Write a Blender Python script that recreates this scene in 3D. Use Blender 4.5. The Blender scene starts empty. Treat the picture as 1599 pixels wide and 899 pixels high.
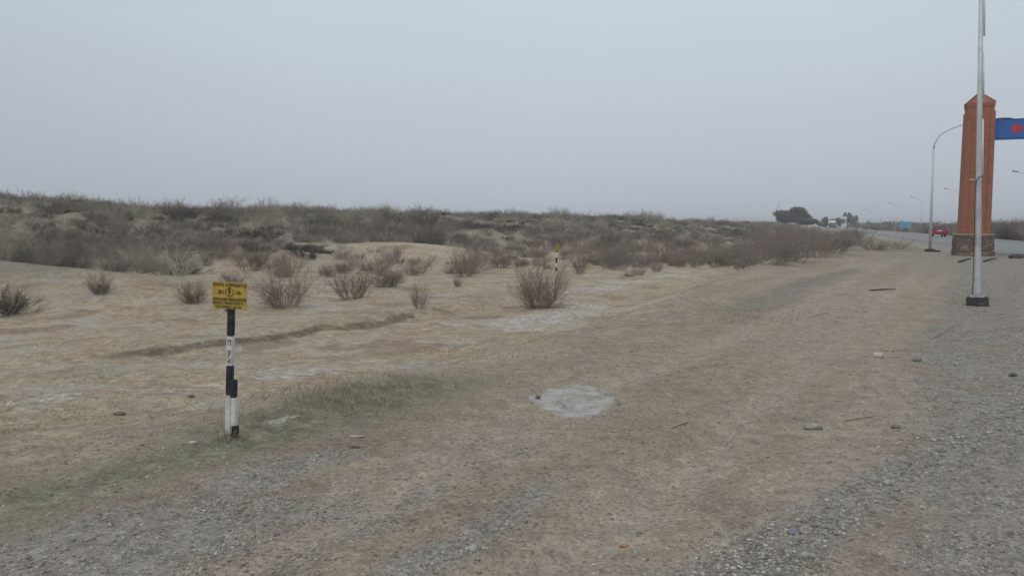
import bpy, bmesh, math, random
import numpy as np
from mathutils import Vector, Matrix

random.seed(7)
RNG = np.random.default_rng(11)
R = math.radians
sc = bpy.context.scene
C = sc.collection

# ------------------------------------------------------------------ camera, sky, sun, exposure
F, CX, CY, PITCH, EYE = 1185.0, 799.5, 449.5, R(-4.75), 1.6      # focal length in pixels of the photograph
cd = bpy.data.cameras.new('camera'); cam = bpy.data.objects.new('camera', cd); C.objects.link(cam)
cd.sensor_width = 36; cd.lens = F / 1599 * 36; cd.clip_end = 6000; cd.clip_start = 0.05
cam.location = (0, 0, EYE); cam.rotation_euler = (R(90) + PITCH, 0, 0)
sc.camera = cam

SUN_EL, SUN_AZ = R(48), R(215)
w = bpy.data.worlds.new('World'); sc.world = w; w.use_nodes = True
nt = w.node_tree; N = nt.nodes; L = nt.links; N.clear()
sky = N.new('ShaderNodeTexSky'); sky.sky_type = 'NISHITA'; sky.sun_disc = False
sky.sun_elevation = SUN_EL; sky.sun_rotation = SUN_AZ
sky.air_density = 1.0; sky.dust_density = 6.0; sky.ozone_density = 1.0
hs = N.new('ShaderNodeHueSaturation'); hs.inputs['Saturation'].default_value = 0.35
L.new(sky.outputs[0], hs.inputs['Color'])
tc = N.new('ShaderNodeTexCoord'); sx = N.new('ShaderNodeSeparateXYZ'); L.new(tc.outputs['Generated'], sx.inputs[0])
rp = N.new('ShaderNodeValToRGB')                                   # the cloud cover: brighter towards the zenith
rp.color_ramp.elements[0].position = 0.0; rp.color_ramp.elements[0].color = (0.49, 0.531, 0.597, 1)
rp.color_ramp.elements[1].position = 1.0; rp.color_ramp.elements[1].color = (1.0, 1.03, 1.08, 1)
e = rp.color_ramp.elements.new(0.14); e.color = (0.525, 0.582, 0.649, 1)
e = rp.color_ramp.elements.new(0.28); e.color = (0.57, 0.645, 0.73, 1)
cn = N.new('ShaderNodeTexNoise'); cn.inputs['Scale'].default_value = 1.6; cn.inputs['Detail'].default_value = 3
L.new(tc.outputs['Generated'], cn.inputs['Vector'])
cm = N.new('ShaderNodeMapRange'); cm.inputs['To Min'].default_value = 9.3; cm.inputs['To Max'].default_value = 10.7
dt_ = N.new('ShaderNodeVectorMath'); dt_.operation = 'DOT_PRODUCT'; dt_.inputs[1].default_value = (.12, .88, .46)
nv = N.new('ShaderNodeVectorMath'); nv.operation = 'NORMALIZE'; L.new(tc.outputs['Generated'], nv.inputs[0]); L.new(nv.outputs[0], dt_.inputs[0])
th_ = N.new('ShaderNodeMapRange'); th_.interpolation_type = 'SMOOTHSTEP'
for k_, v_ in zip(('From Min', 'From Max', 'To Min', 'To Max'), (.62, 1.0, .93, 1.07)): th_.inputs[k_].default_value = v_
L.new(dt_.outputs['Value'], th_.inputs['Value'])
ml = N.new('ShaderNodeMath'); ml.operation = 'MULTIPLY'; L.new(cm.outputs[0], ml.inputs[0]); L.new(th_.outputs[0], ml.inputs[1])
L.new(cn.outputs['Fac'], cm.inputs['Value'])
L.new(sx.outputs['Z'], rp.inputs[0])
sc10 = N.new('ShaderNodeVectorMath'); sc10.operation = 'SCALE'
L.new(rp.outputs[0], sc10.inputs[0]); L.new(ml.outputs[0], sc10.inputs['Scale'])
mx = N.new('ShaderNodeMix'); mx.data_type = 'RGBA'; mx.inputs['Factor'].default_value = 0.88
L.new(hs.outputs[0], mx.inputs['A']); L.new(sc10.outputs[0], mx.inputs['B'])
bg = N.new('ShaderNodeBackground'); bg.inputs['Strength'].default_value = 0.1
L.new(mx.outputs['Result'], bg.inputs['Color'])
wo = N.new('ShaderNodeOutputWorld'); L.new(bg.outputs[0], wo.inputs['Surface'])

sd = bpy.data.lights.new('sun', 'SUN'); sun = bpy.data.objects.new('sun', sd); C.objects.link(sun)
sd.energy = 0.6; sd.angle = R(40); sd.color = (1, 0.96, 0.9)
sun.rotation_euler = (R(90) - SUN_EL, 0, math.pi - SUN_AZ)
sc.render.engine = 'CYCLES'; sc.cycles.use_denoising = True; sc.cycles.denoiser = 'OPENIMAGEDENOISE'; sc.cycles.denoising_prefilter = 'NONE'; sc.cycles.denoising_input_passes = 'RGB_ALBEDO_NORMAL'; sc.cycles.use_adaptive_sampling = False
vs = sc.view_settings
vs.view_transform = 'Standard'; vs.look = 'None'; vs.gamma = 1; vs.use_curve_mapping = False; vs.exposure = 0.0

# ------------------------------------------------------------------ helpers
def sstep(a, b, x):
    t = np.clip((np.asarray(x, float) - a) / (b - a), 0, 1); return t * t * (3 - 2 * t)

def vnoise(x, y, seed=0):
    x = np.asarray(x, float); y = np.asarray(y, float)
    xi = np.floor(x).astype(np.int64); yi = np.floor(y).astype(np.int64)
    fx = x - xi; fy = y - yi
    fx = fx * fx * fx * (fx * (fx * 6 - 15) + 10); fy = fy * fy * fy * (fy * (fy * 6 - 15) + 10)
    def h(a, b):
        n = (a * 374761393 + b * 668265263 + seed * 974634777) & 0x7fffffff
        n = ((n ^ (n >> 13)) * 1274126177) & 0x7fffffff
        n = ((n ^ (n >> 16)) * 2246822519) & 0x7fffffff
        return ((n ^ (n >> 15)) & 0xffff) / 65535.0
    a = h(xi, yi); b = h(xi + 1, yi); c = h(xi, yi + 1); d = h(xi + 1, yi + 1)
    return (a + (b - a) * fx) * (1 - fy) + (c + (d - c) * fx) * fy

def fbm(x, y, scale, seed=0, octv=4, gain=0.5):
    s = 0; amp = 1; tot = 0; f = 1 / scale
    for i in range(octv):
        s = s + amp * (vnoise(x * f + 17.3 * i, y * f - 9.1 * i, seed + i) - 0.5) * 2
        tot += amp; amp *= gain; f *= 2.03
    return s / tot

# ---- the lie of the land (metres; the camera stands over the origin and looks along +Y)
XL_Y = [-60, 0, 4.86, 6.5, 7.6, 13.5, 31, 41, 48, 60, 80, 120, 300, 700, 2600]
XL_X = [-44, -6.0, -3.4, -2.0, -1.2, 2.6, 10.0, 15.2, 20.2, 27.2, 36.8, 53.6, 121.5, 256, 800]
def road_edge(y):                              # near edge of the road
    y = np.asarray(y, float); yy = np.minimum(y, 700)
    return 9.6 + .41 * yy - .00007 * yy ** 2 + np.maximum(y - 700, 0) * .31
def toe(y): return np.interp(y, XL_Y, XL_X)
def field_depth(y): return np.interp(y, [0, 6, 12, 35, 60, 120], [.12, .2, .5, .6, .9, .6])
PX = [-1500, -400, 0, 200, 400, 560, 800, 1000, 1100, 1210, 1262, 1300]
DC = [40, 48, 60, 66, 70, 75, 90, 110, 130, 160, 200, 220]
HC = [3.0, 3.6, 3.65, 2.95, 2.8, 2.62, 2.45, 1.95, 1.68, 1.35, .2, -.4]
DT = [20, 24, 27, 30, 31, 40, 47, 58, 72, 92, 125, 140]
def dune(x, y):
    t = np.asarray(x, float) / np.maximum(y, 8.0) * F + 800
    t = t + 40 * fbm(x, y, 25, 50, 2)
    dc = np.interp(t, PX, DC); dt = np.interp(t, PX, DT); hc = np.interp(t, PX, HC)
    wob = 6 * fbm(x, y, 14, 51, 3)
    k = np.clip((y + wob - dt) / (dc - dt), 0, 1)
    k = .55 * k + .45 * k * k * (3 - 2 * k)
    return k, hc
def gauss(x, y, cx, cy, rx, ry, rot=0):
    c, s = math.cos(rot), math.sin(rot)
    u = (x - cx) * c + (y - cy) * s; v = -(x - cx) * s + (y - cy) * c
    return np.exp(-(u / rx) ** 2 - (v / ry) ** 2)
def vcoord(x, y): return x - .6 * y            # across the tracks
def scarp(x, y):                               # the low dirt edge that runs through the field
    px = np.interp(y, [9.5, 11.6, 14.2, 18.6, 24], [-9.5, -6.1, -4.2, -1.6, 1.5]); 
    return (x - px) * .75, sstep(10.6, 12.4, y) * sstep(24, 19, y)
def height(x, y):
    x = np.asarray(x, float); y = np.asarray(y, float)
    s = x - toe(y)
    fd = field_depth(y)
    z = -fd * sstep(.4, -1.9 - .02 * np.maximum(y, 0) - .7 * sstep(10, 6, y), s + .5 * fbm(x, y, 3, 3, 2))
    re = road_edge(y)
    z = z - .45 * sstep(re + 10, re + 16, x)                       # ground beyond the road
    z = z - .05 * sstep(re - .2, re + .6, x) * sstep(re + 9.6, re + 8.8, x)
    k, hc = dune(x, y)
    onfield = sstep(.5, -4, s)
    z = z + k * (hc + fd) * onfield
    z = z + .42 * fbm(x, y, 7, 5, 3) * np.clip(k * 3, 0, 1) * onfield
    z = z + 1.05 * gauss(x, y, -20, 25, 8.5, 4.2, -.12) + .35 * gauss(x, y, -12, 22, 4, 2.5)
    z = z + 1.0 * gauss(x, y, -6.5, 46, 7, 3.5) + .5 * gauss(x, y, -12, 40, 6, 3) + .45 * gauss(x, y, 9, 55, 7, 3)
    z = z + .22 * gauss(x, y, 17, 41, 3.5, 1.3, 1.0) - .12 * gauss(x, y, 12.5, 31, 5, 1.2, 1.1)
    rough = sstep(re + .3, re - 1.5, x) + sstep(re + 9, re + 10.5, x)
    near = 1 / (1 + (np.hypot(x, y) / 60) ** 2)
    z = z + rough * near * (.085 * fbm(x, y, 2.6, 8, 3) * sstep(3, -2, s) + .035 * fbm(x, y, 3.4, 12, 3) + .034 * fbm(x, y, .7, 9, 3) + .012 * fbm(x, y, .18, 10, 2))
    v = vcoord(x, y) + .25 * fbm(x, y, 6, 21, 2)
    onsh = sstep(-.5, .8, s)
    for c, wd, dp in ((-1.75, .2, .03), (-3.25, .2, .022), (-.2, .22, .02)):
        z = z - dp * np.exp(-((v - c) / wd) ** 2) * onsh * near
    z = z + .025 * np.exp(-((v + 2.5) / .35) ** 2) * onsh * near
    z = z + .14 * gauss(x, y, 2.9, 15.0, 2.6, 1.0, .95) + .12 * gauss(x, y, .2, 12.5, 1.8, .8, .8) - .10 * gauss(x, y, 4.6, 15.2, 1.1, .6, .9) + .10 * gauss(x, y, -1.6, 7.5, 1.3, .4, .9)
    d, a = scarp(x, y)
    z = z + a * .16 * sstep(.35, -.25, d + .25 * fbm(x, y, 1.2, 31, 2)) * np.exp(-np.maximum(-d - .3, 0) / 1.6)
    return z

cp, sp = math.cos(PITCH), math.sin(PITCH)
def ray(px, py):
    u = (np.asarray(px, float) - CX) / F; vv = -(np.asarray(py, float) - CY) / F
    return u, cp - vv * sp, sp + vv * cp       # x, y, z
def at(px, py):                                # the ground point behind a pixel of the photograph
    dx, dy, dz = ray(px, py); t = 2.0
    while t < 900:
        if EYE + dz * t < float(height(dx * t, dy * t)): break
        t *= 1.004
    lo, hi = t / 1.004, t
    for _ in range(12):
        m = (lo + hi) / 2
        if EYE + dz * m < float(height(dx * m, dy * m)): hi = m
        else: lo = m
    return Vector((dx * hi, dy * hi, float(height(dx * hi, dy * hi))))
def gz(x, y): return float(height(x, y))
def atY(px, Y, sink=0.0):                      # the ground point at depth Y in the direction of a column
    x = (px - CX) / F * Y * (1 / (cp)) * cp; return Vector((x, Y, gz(x, Y) - sink))

def tag(o, label=None, cat=None, group=None, kind=None):
    if label: o['label'] = label
    if cat: o['category'] = cat
    if group: o['group'] = group
    if kind: o['kind'] = kind
    return o
def empty(name, loc=(0, 0, 0), rz=0):
    o = bpy.data.objects.new(name, None); C.objects.link(o); o.location = loc; o.rotation_euler = (0, 0, rz)
    o.empty_display_size = .2; return o
def link(name, me, mat=None, parent=None, smooth=False):
    o = bpy.data.objects.new(name, me); C.objects.link(o)
    if mat: me.materials.append(mat)
    if parent: o.parent = parent
    if smooth: me.polygons.foreach_set('use_smooth', [True] * len(me.polygons))
    return o
def np_mesh(name, verts, faces):
    """verts (n,3); faces (m,k) all with k corners"""
    me = bpy.data.meshes.new(name)
    verts = np.ascontiguousarray(verts, np.float32); faces = np.ascontiguousarray(faces, np.int32)
    me.vertices.add(len(verts)); me.vertices.foreach_set('co', verts.ravel())
    m, k = faces.shape
    me.loops.add(m * k); me.loops.foreach_set('vertex_index', faces.ravel())
    me.polygons.add(m); me.polygons.foreach_set('loop_start', np.arange(0, m * k, k, dtype=np.int32))
    me.polygons.foreach_set('loop_total', np.full(m, k, np.int32))
    me.update(calc_edges=True); me.validate(); return me
def pt_attr(me, name, vals):
    a = me.attributes.new(name, 'FLOAT', 'POINT'); a.data.foreach_set('value', np.ascontiguousarray(vals, np.float32))

class MB:
    """collects boxes, tubes and prisms into one mesh"""
    def __init__(s): s.bm = bmesh.new()
    def box(s, c, d, rz=0, bev=0, M=None):
        m = Matrix.Translation(c) @ Matrix.Rotation(rz, 4, 'Z') @ Matrix.Diagonal((d[0], d[1], d[2], 1))
        if M is not None: m = M @ m
        g = bmesh.ops.create_cube(s.bm, size=1, matrix=m)
        if bev:
            es = list({e for v in g['verts'] for e in v.link_edges})
            bmesh.ops.bevel(s.bm, geom=es, offset=bev, segments=2, affect='EDGES')
        return s
    def frustum(s, z0, z1, a0, b0, a1, b1, c0=(0, 0), c1=(0, 0)):
        q = [(-1, -1), (1, -1), (1, 1), (-1, 1)]
        lo = [s.bm.verts.new((c0[0] + a0 / 2 * i, c0[1] + b0 / 2 * j, z0)) for i, j in q]
        hi = [s.bm.verts.new((c1[0] + a1 / 2 * i, c1[1] + b1 / 2 * j, z1)) for i, j in q]
        s.bm.faces.new(lo[::-1]); s.bm.faces.new(hi)
        for i in range(4): s.bm.faces.new((lo[i], lo[(i + 1) % 4], hi[(i + 1) % 4], hi[i]))
        return s
    def tube(s, pts, rad, n=10, cap=True):
        pts = [Vector(p) for p in pts]
        if not hasattr(rad, '__len__'): rad = [rad] * len(pts)
        rings = []; up = None
        for i, p in enumerate(pts):
            d = (pts[min(i + 1, len(pts) - 1)] - pts[max(i - 1, 0)]).normalized()
            a = d.orthogonal().normalized() if up is None else (up - d * up.dot(d)).normalized()
            up = a; b = d.cross(a)
            rings.append([s.bm.verts.new(p + (a * math.cos(2 * math.pi * k / n) + b * math.sin(2 * math.pi * k / n)) * rad[i]) for k in range(n)])
        for r0, r1 in zip(rings, rings[1:]):
            for k in range(n):
                f = s.bm.faces.new((r0[k], r0[(k + 1) % n], r1[(k + 1) % n], r1[k])); f.smooth = True
        if cap: s.bm.faces.new(rings[0][::-1]); s.bm.faces.new(rings[-1])
        return s
    def prism(s, pts, y0, y1):                 # outline in xz pulled along y
        a = [s.bm.verts.new((x, y0, z)) for x, z in pts]; b = [s.bm.verts.new((x, y1, z)) for x, z in pts]
        n = len(pts); s.bm.faces.new(a); s.bm.faces.new(b[::-1])
        for i in range(n): s.bm.faces.new((a[i], b[i], b[(i + 1) % n], a[(i + 1) % n]))
        return s
    def build(s, name, mat, parent=None):
        bmesh.ops.recalc_face_normals(s.bm, faces=s.bm.faces[:])
        me = bpy.data.meshes.new(name); s.bm.to_mesh(me); s.bm.free()
        return link(name, me, mat, parent)

# ------------------------------------------------------------------ materials
class NT:
    def __init__(s, name):
        s.m = bpy.data.materials.new(name); s.m.use_nodes = True; s.t = s.m.node_tree; s.n = s.t.nodes; s.l = s.t.links
        s.b = s.n['Principled BSDF']; s.b.inputs['Specular IOR Level'].default_value = .2
        s.geo = s.n.new('ShaderNodeNewGeometry'); s.pos = s.geo.outputs['Position']
        s.obj = None
    def ocoord(s):
        if s.obj is None: s.obj = s.n.new('ShaderNodeTexCoord').outputs['Object']
        return s.obj
    def noise(s, scale, detail=3, rough=.55, vec=None, seed=0):
        n = s.n.new('ShaderNodeTexNoise'); n.noise_dimensions = '3D'
        n.inputs['Scale'].default_value = scale; n.inputs['Detail'].default_value = detail; n.inputs['Roughness'].default_value = rough
        v = vec or s.pos
        if seed:
            a = s.n.new('ShaderNodeVectorMath'); a.inputs[1].default_value = (seed * 7.3, seed * 3.1, seed * 1.7); s.l.new(v, a.inputs[0]); v = a.outputs[0]
        s.l.new(v, n.inputs['Vector']); return n.outputs['Fac']
    def vor(s, scale, out='Color', vec=None, feature='F1'):
        n = s.n.new('ShaderNodeTexVoronoi'); n.feature = feature; n.inputs['Scale'].default_value = scale; s.l.new(vec or s.pos, n.inputs['Vector']); return n.outputs[out]
    def stretch(s, v, sc3, rot=0):
        n = s.n.new('ShaderNodeMapping'); n.inputs['Scale'].default_value = sc3; n.inputs['Rotation'].default_value = (0, 0, rot); s.l.new(v, n.inputs['Vector']); return n.outputs[0]
    def attr(s, name):
        n = s.n.new('ShaderNodeAttribute'); n.attribute_name = name; return n.outputs['Fac']
    def math(s, op, a, b=None, clamp=False):
        n = s.n.new('ShaderNodeMath'); n.operation = op; n.use_clamp = clamp
        for i, x in enumerate((a, b)):
            if x is None: continue
            if isinstance(x, (int, float)): n.inputs[i].default_value = x
            else: s.l.new(x, n.inputs[i])
        return n.outputs[0]
    def rng(s, v, a, b, c=0, d=1, smooth=True):
        n = s.n.new('ShaderNodeMapRange'); n.interpolation_type = 'SMOOTHSTEP' if smooth else 'LINEAR'
        for k, x in zip(('From Min', 'From Max', 'To Min', 'To Max'), (a, b, c, d)): n.inputs[k].default_value = x
        s.l.new(v, n.inputs['Value']); return n.outputs[0]
    def mix(s, f, a, b, mode='MIX'):
        n = s.n.new('ShaderNodeMix'); n.data_type = 'RGBA'; n.blend_type = mode
        for k, x in (('Factor', f), ('A', a), ('B', b)):
            i = [q for q in n.inputs if q.name == k and (q.type == 'RGBA' or (k == 'Factor' and q.type == 'VALUE'))][0]
            if isinstance(x, (int, float)): i.default_value = x if k == 'Factor' else (x, x, x, 1)
            elif isinstance(x, tuple): i.default_value = x + (1,)
            else: s.l.new(x, i)
        return [o for o in n.outputs if o.type == 'RGBA'][0]
    def gray(s, v, lo, hi):                    # a value as a grey multiplier
        return s.rng(v, .3, .7, lo, hi, False)
    def bump(s, h, dist, strength=1):
        n = s.n.new('ShaderNodeBump'); n.inputs['Distance'].default_value = dist; n.inputs['Strength'].default_value = strength
        s.l.new(h, n.inputs['Height']); s.l.new(n.outputs[0], s.b.inputs['Normal']); return n
    def done(s, col, rough=.9, metal=0, spec=None):
        if isinstance(col, tuple): s.b.inputs['Base Color'].default_value = col + (1,)
        else: s.l.new(col, s.b.inputs['Base Color'])
        if isinstance(rough, (int, float)): s.b.inputs['Roughness'].default_value = rough
        else: s.l.new(rough, s.b.inputs['Roughness'])
        s.b.inputs['Metallic'].default_value = metal
        if spec is not None: s.b.inputs['Specular IOR Level'].default_value = spec
        return s.m

def paint(name, col, rough=.5, metal=0, wear=.18, wscale=9, dirt=None, spec=.4):
    t = NT(name); v = t.ocoord()
    c = t.mix(1.0, col, t.gray(t.noise(wscale, 5, .6, v), 1 - wear, 1 + wear * .6), 'MULTIPLY')
    if dirt: c = t.mix(t.rng(t.noise(wscale * .6, 5, .65, v, 3), .52, .68, 0, .8), c, dirt)
    return t.done(c, t.rng(t.noise(wscale * 2, 3, .6, v, 5), .3, .7, rough - .1, min(1, rough + .12)), metal, spec)

def twig_mat(name, c1, c2):
    t = NT(name)
    oi = t.n.new('ShaderNodeObjectInfo')
    c = t.mix(t.rng(t.noise(3, 3, .6, t.ocoord()), .3, .7), c1, c2)
    c = t.mix(1.0, c, t.rng(oi.outputs['Random'], 0, 1, .68, 1.3, False), 'MULTIPLY')
    return t.done(c, .95, 0, .1)

M = {}
M['bare'] = twig_mat('bare_twigs', (.215, .165, .138), (.335, .27, .23))
M['thicket'] = twig_mat('thicket_twigs', (.225, .19, .167), (.315, .267, .235))
M['olive'] = twig_mat('olive_twigs', (.28, .26, .21), (.39, .363, .298))
M['dark'] = twig_mat('dark_twigs', (.12, .116, .098), (.175, .168, .14))
M['brick'] = None

# ------------------------------------------------------------------ ground
def ground():
    th = np.concatenate([np.arange(-180, -42, 4.0), np.arange(-42, 42, .15), np.arange(42, 180, 4.0)])
    th = np.radians(th); rr = np.concatenate([[.25, .6, 1.0, 1.3, 1.6], 1.85 * np.exp(np.arange(0, 7.21, .0085))])
    T, RR = np.meshgrid(th, rr); x = (RR * np.sin(T)).ravel(); y = (RR * np.cos(T)).ravel()
    z = height(x, y)
    nt_, nr = len(th), len(rr)
    i = np.arange(nr - 1)[:, None] * nt_; j = np.arange(nt_)[None, :]; j2 = (j + 1) % nt_
    f = np.stack([i + j, i + nt_ + j, i + nt_ + j2, i + j2], -1).reshape(-1, 4)[:, ::-1]
    verts = np.stack([x, y, z], 1)
    verts = np.vstack([verts, [[0, 0, gz(0, 0)]]])
    # centre fan as degenerate-free quads is skipped: close it with triangles in a second pass
    me = np_mesh('ground', verts[:-1], f)
    return me, x, y, z

def masks(x, y):
    s = x - toe(y); v = vcoord(x, y); re = road_edge(y); k, hc = dune(x, y)
    n1 = fbm(x, y, 1.6, 61, 4); n2 = fbm(x, y, .5, 62, 3); n3 = fbm(x, y, 5, 63, 3)
    vw = v + .22 * n1
    onsh = sstep(-.6, .6, s + .5 * n1)
    straw = sstep(1.3, -2.3, s + 1.0 * n1 + .9 * n3) * (1 - .75 * k) * (.75 + .25 * sstep(-.4, .3, n3))
    # gravel
    g = sstep(-.95, -.2, vw) * sstep(1, 4, y + 2 * n1) * (.7 + .3 * sstep(-.2, .4, n1 + .4 * n2))
    near = sstep(7.5, 5, y)
    band = np.exp(-((vw + .79 - .5 * (y - 3.87)) / .40) ** 2)
    g = g * (1 - near) + near * np.maximum(band, .85 * sstep(-.9, .0, vw))
    g = np.maximum(g, .95 * np.exp(-((vw + 2.4) / .2) ** 2) * sstep(5.2, 4.2, y))
    g = np.maximum(g, .85 * np.exp(-((vw + 4.45) / .42) ** 2) * sstep(6.0, 5.0, y))
    g = np.maximum(g, .8 * sstep(-5.3, -4.8, vw) * sstep(-3.0, -3.8, vw) * sstep(5.0, 4.1, y))
    g = np.maximum(g, .55 * np.exp(-((vw + 3.1) / .22) ** 2) * sstep(8.5, 6, y) * sstep(-.1, .5, n1 + .3))
    g = np.maximum(g, .8 * sstep(re - 9, re - 6, x + 2 * n1) * sstep(60, 40, y) * sstep(18, 28, y) * .8)
    g = np.maximum(g, .7 * np.exp(-((v + 4.2 + .5 * n1) / .6) ** 2) * sstep(12.5, 15, y) * sstep(31, 27, y))
    g = np.maximum(g, .9 * sstep(re - 2.6, re - 1.6, x + .8 * n1))
    g = g * sstep(-.2, .8, s + 2.2 * (y < 6))
    # green-grey growth along the edge of the shoulder
    gr = np.exp(-((v + 5.45 + .35 * n1 - .09 * (y - 5)) / .8) ** 2) * sstep(8.8, 7.2, y) * (.7 + .3 * sstep(-.3, .4, n2 + n1))
    gr = np.maximum(gr, .62 * np.exp(-((v + 4.3 + .4 * n1) / .75) ** 2) * sstep(12.5, 15, y) * sstep(31, 27, y))
    gr = np.maximum(gr, 1.0 * sstep(re - 13, re - 9, x) * sstep(re - 1.8, re - 3.0, x) * sstep(42, 47, y) * (.6 + .4 * sstep(-.5, .2, n3)))
    gr = np.maximum(gr, .7 * gauss(x, y, -19, 24, 9, 3.6) * (.7 + .3 * n1))
    gr = np.maximum(gr, .45 * sstep(.1, .6, n3 + .4 * n1) * sstep(-1, -4, s) * sstep(24, 32, y))
    return s, v, k, straw, g, gr, n1, n2, n3

me, gx, gy, gzv = ground()
s_, v_, k_, straw, grav, green, n1, n2, n3 = masks(gx, gy)
salt = np.zeros_like(gx); soil_shade = np.zeros_like(gx); mud = np.zeros_like(gx)
def blob(arr, pts, rx, ry, amp=1.0, rot=.5, wob=.5):
    for px, py, f in pts:
        p = at(px, py); k = p.y / 8
        d = ((gx - p.x) * math.cos(rot) + (gy - p.y) * math.sin(rot)) / (rx * f * max(1, k * .7)), (-(gx - p.x) * math.sin(rot) + (gy - p.y) * math.cos(rot)) / (ry * f * max(1, k * .7))
        q = np.sqrt(d[0] ** 2 + d[1] ** 2) + wob * n1 + .35 * n2
        np.maximum(arr, amp * sstep(1.25, .45, q), out=arr)
blob(salt, [(335, 572, 1), (385, 578, .8), (350, 600, .6), (560, 565, .7), (490, 580, .7), (430, 590, .7), (440, 655, .5), (50, 625, .7), (60, 640, .5), (250, 610, .6)],   .75, .4, .8)
blob(salt, [(820, 508, 1.1), (850, 498, 1.2), (885, 487, 1.1), (920, 478, .9), (800, 515, .7), (700, 505, .5), (640, 505, .4)], .6, .55, 1)
blob(salt, [(890, 455, 1.1), (940, 450, 1.2), (985, 440, 1), (1040, 430, .8), (1060, 424, .7)], .55, .45, .9)
blob(salt, [(120, 500, 1), (240, 520, 1), (350, 505, .8), (490, 470, .7), (300, 535, .8), (620, 460, .7), (560, 420, 1)], .7, .35, .55)
blob(salt, [(960, 480, 1.4), (1010, 495, 1.4), (1080, 465, 1.3), (930, 510, 1), (1130, 450, 1)], .9, .8, .55)
blob(soil_shade, [(230, 606, .5), (185, 647, .6), (300, 620, .4), (620, 548, 1.2), (760, 520, 1.4), (700, 560, 1), (540, 690, .7), (600, 680, .8), (1040, 545, .6), (560, 636, .8)], .55, .35, .42)
d, a = scarp(gx, gy); soil_shade = np.maximum(soil_shade, a * np.exp(-((d - .1 + .3 * n1) / .18) ** 2) * sstep(-.5, .15, n2 + n3))  # strip darkens the ground along the scarp: shade of the edge put into colour
p = at(905, 621); q = np.sqrt(((gx - p.x) / .35) ** 2 + ((gy - p.y) / .60) ** 2) + .55 * n1 + .42 * n2 + .18 * fbm(gx, gy, .13, 66, 2)
mud = sstep(1.12, .84, q)
uu = gy + .6 * gx; wv_ = v_ + .3 * n1 + .25 * n3
bands = .5 + .5 * fbm(wv_ * 1.0, uu * .10, .75, 85, 4)
for nm, vals in (('bands', bands), ('straw', straw), ('gravel', grav), ('green', green), ('salt', salt), ('soil_shade', soil_shade), ('mud', mud), ('dune', np.clip(np.maximum(k_, .55 * gauss(gx, gy, -19, 24, 10, 4.5)), 0, 1)),
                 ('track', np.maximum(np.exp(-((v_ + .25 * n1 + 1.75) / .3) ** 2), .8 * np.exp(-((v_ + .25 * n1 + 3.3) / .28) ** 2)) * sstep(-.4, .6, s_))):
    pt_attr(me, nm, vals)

t = NT('dry_ground')
nA = t.noise(.33, 4, .6); nB = t.noise(1.7, 4, .62, None, 2); nC = t.noise(7, 4, .62, None, 3); nD = t.noise(34, 3, .6, None, 4); nE = t.noise(120, 2, .6, None, 5)
vc = t.vor(55, 'Color'); sp3 = t.n.new('ShaderNodeSeparateColor'); t.l.new(vc, sp3.inputs[0])
def soft(mask, amt=.5, lo=.38, hi=.62, n=None):
    q = t.math('ADD', t.attr(mask), t.math('MULTIPLY', t.math('SUBTRACT', n or nC, .5), amt * 2)); return t.rng(q, lo, hi)
dirt = t.mix(t.rng(nB, .35, .65), (0.278, 0.227, 0.179), (0.351, 0.288, 0.218))
dirt = t.mix(t.rng(nA, .4, .6, 0, .55), dirt, (0.319, 0.270, 0.221))
col = dirt
col = t.mix(t.rng(t.attr('bands'), .5, .75, 0, .7), col, (0.337, 0.294, 0.244))
col = t.mix(t.rng(t.attr('bands'), .46, .28, 0, .6), col, (0.277, 0.230, 0.182))
col = t.mix(t.math('MULTIPLY', t.attr('track'), t.rng(nB, .3, .6, .5, .95)), col, (.35, .305, .248))
strawc = t.mix(t.rng(nB, .33, .67), (0.307, 0.248, 0.175), (0.400, 0.333, 0.240))
strawc = t.mix(t.rng(nC, .45, .68, 0, .7), strawc, (0.414, 0.349, 0.260))
strawc = t.mix(t.rng(nA, .52, .68, 0, .6), strawc, (0.271, 0.244, 0.181))
strawc = t.mix(t.rng(t.noise(.7, 5, .68, None, 8), .5, .62, 0, .8), strawc, (0.394, 0.365, 0.313))
strawc = t.mix(t.rng(t.noise(.55, 5, .68, None, 9), .52, .64, 0, .8), strawc, (0.254, 0.192, 0.132))
col = t.mix(soft('straw', .6, .25, .75, nB), col, strawc)
dunec = t.mix(t.rng(nB, .35, .65), (0.213, 0.185, 0.146), (0.274, 0.242, 0.193))
col = t.mix(t.rng(t.attr('dune'), .05, .5, 0, .9), col, dunec)
greenc = t.mix(t.rng(nC, .35, .65), (.150, .152, .105), (.225, .218, .160))
col = t.mix(t.math('MULTIPLY', soft('green', .55, .3, .75), .85), col, greenc)
gravc = t.mix(t.rng(sp3.outputs[0], .1, .9), (0.236, 0.221, 0.193), (0.331, 0.313, 0.277))
col = t.mix(t.math('MULTIPLY', soft('gravel', .6, .35, .85, nB), .85), col, gravc)
col = t.mix(t.math('MULTIPLY', soft('soil_shade', .4, .3, .7), .85), col, t.mix(t.rng(nC, .4, .6), (.145, .115, .086), (.205, .163, .118)))
col = t.mix(t.math('MULTIPLY', soft('salt', 1.0, .5, 1.1, t.math('ADD', t.math('MULTIPLY', nC, .6), t.math('MULTIPLY', nD, .4))), .8), col, t.mix(t.rng(nC, .35, .6), (.37, .34, .305), (.48, .455, .415)))
cr = t.vor(3.1, 'Distance', t.stretch(t.pos, (1, .7, 1)), 'DISTANCE_TO_EDGE')
mudc = t.mix(t.rng(nC, .35, .65), (.285, .268, .242), (.335, .32, .295))
mudc = t.mix(t.rng(cr, .004, .014, .7, 0), mudc, (.2, .185, .165))
col = t.mix(soft('mud', .5, .35, .65, nD), col, mudc)
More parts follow.
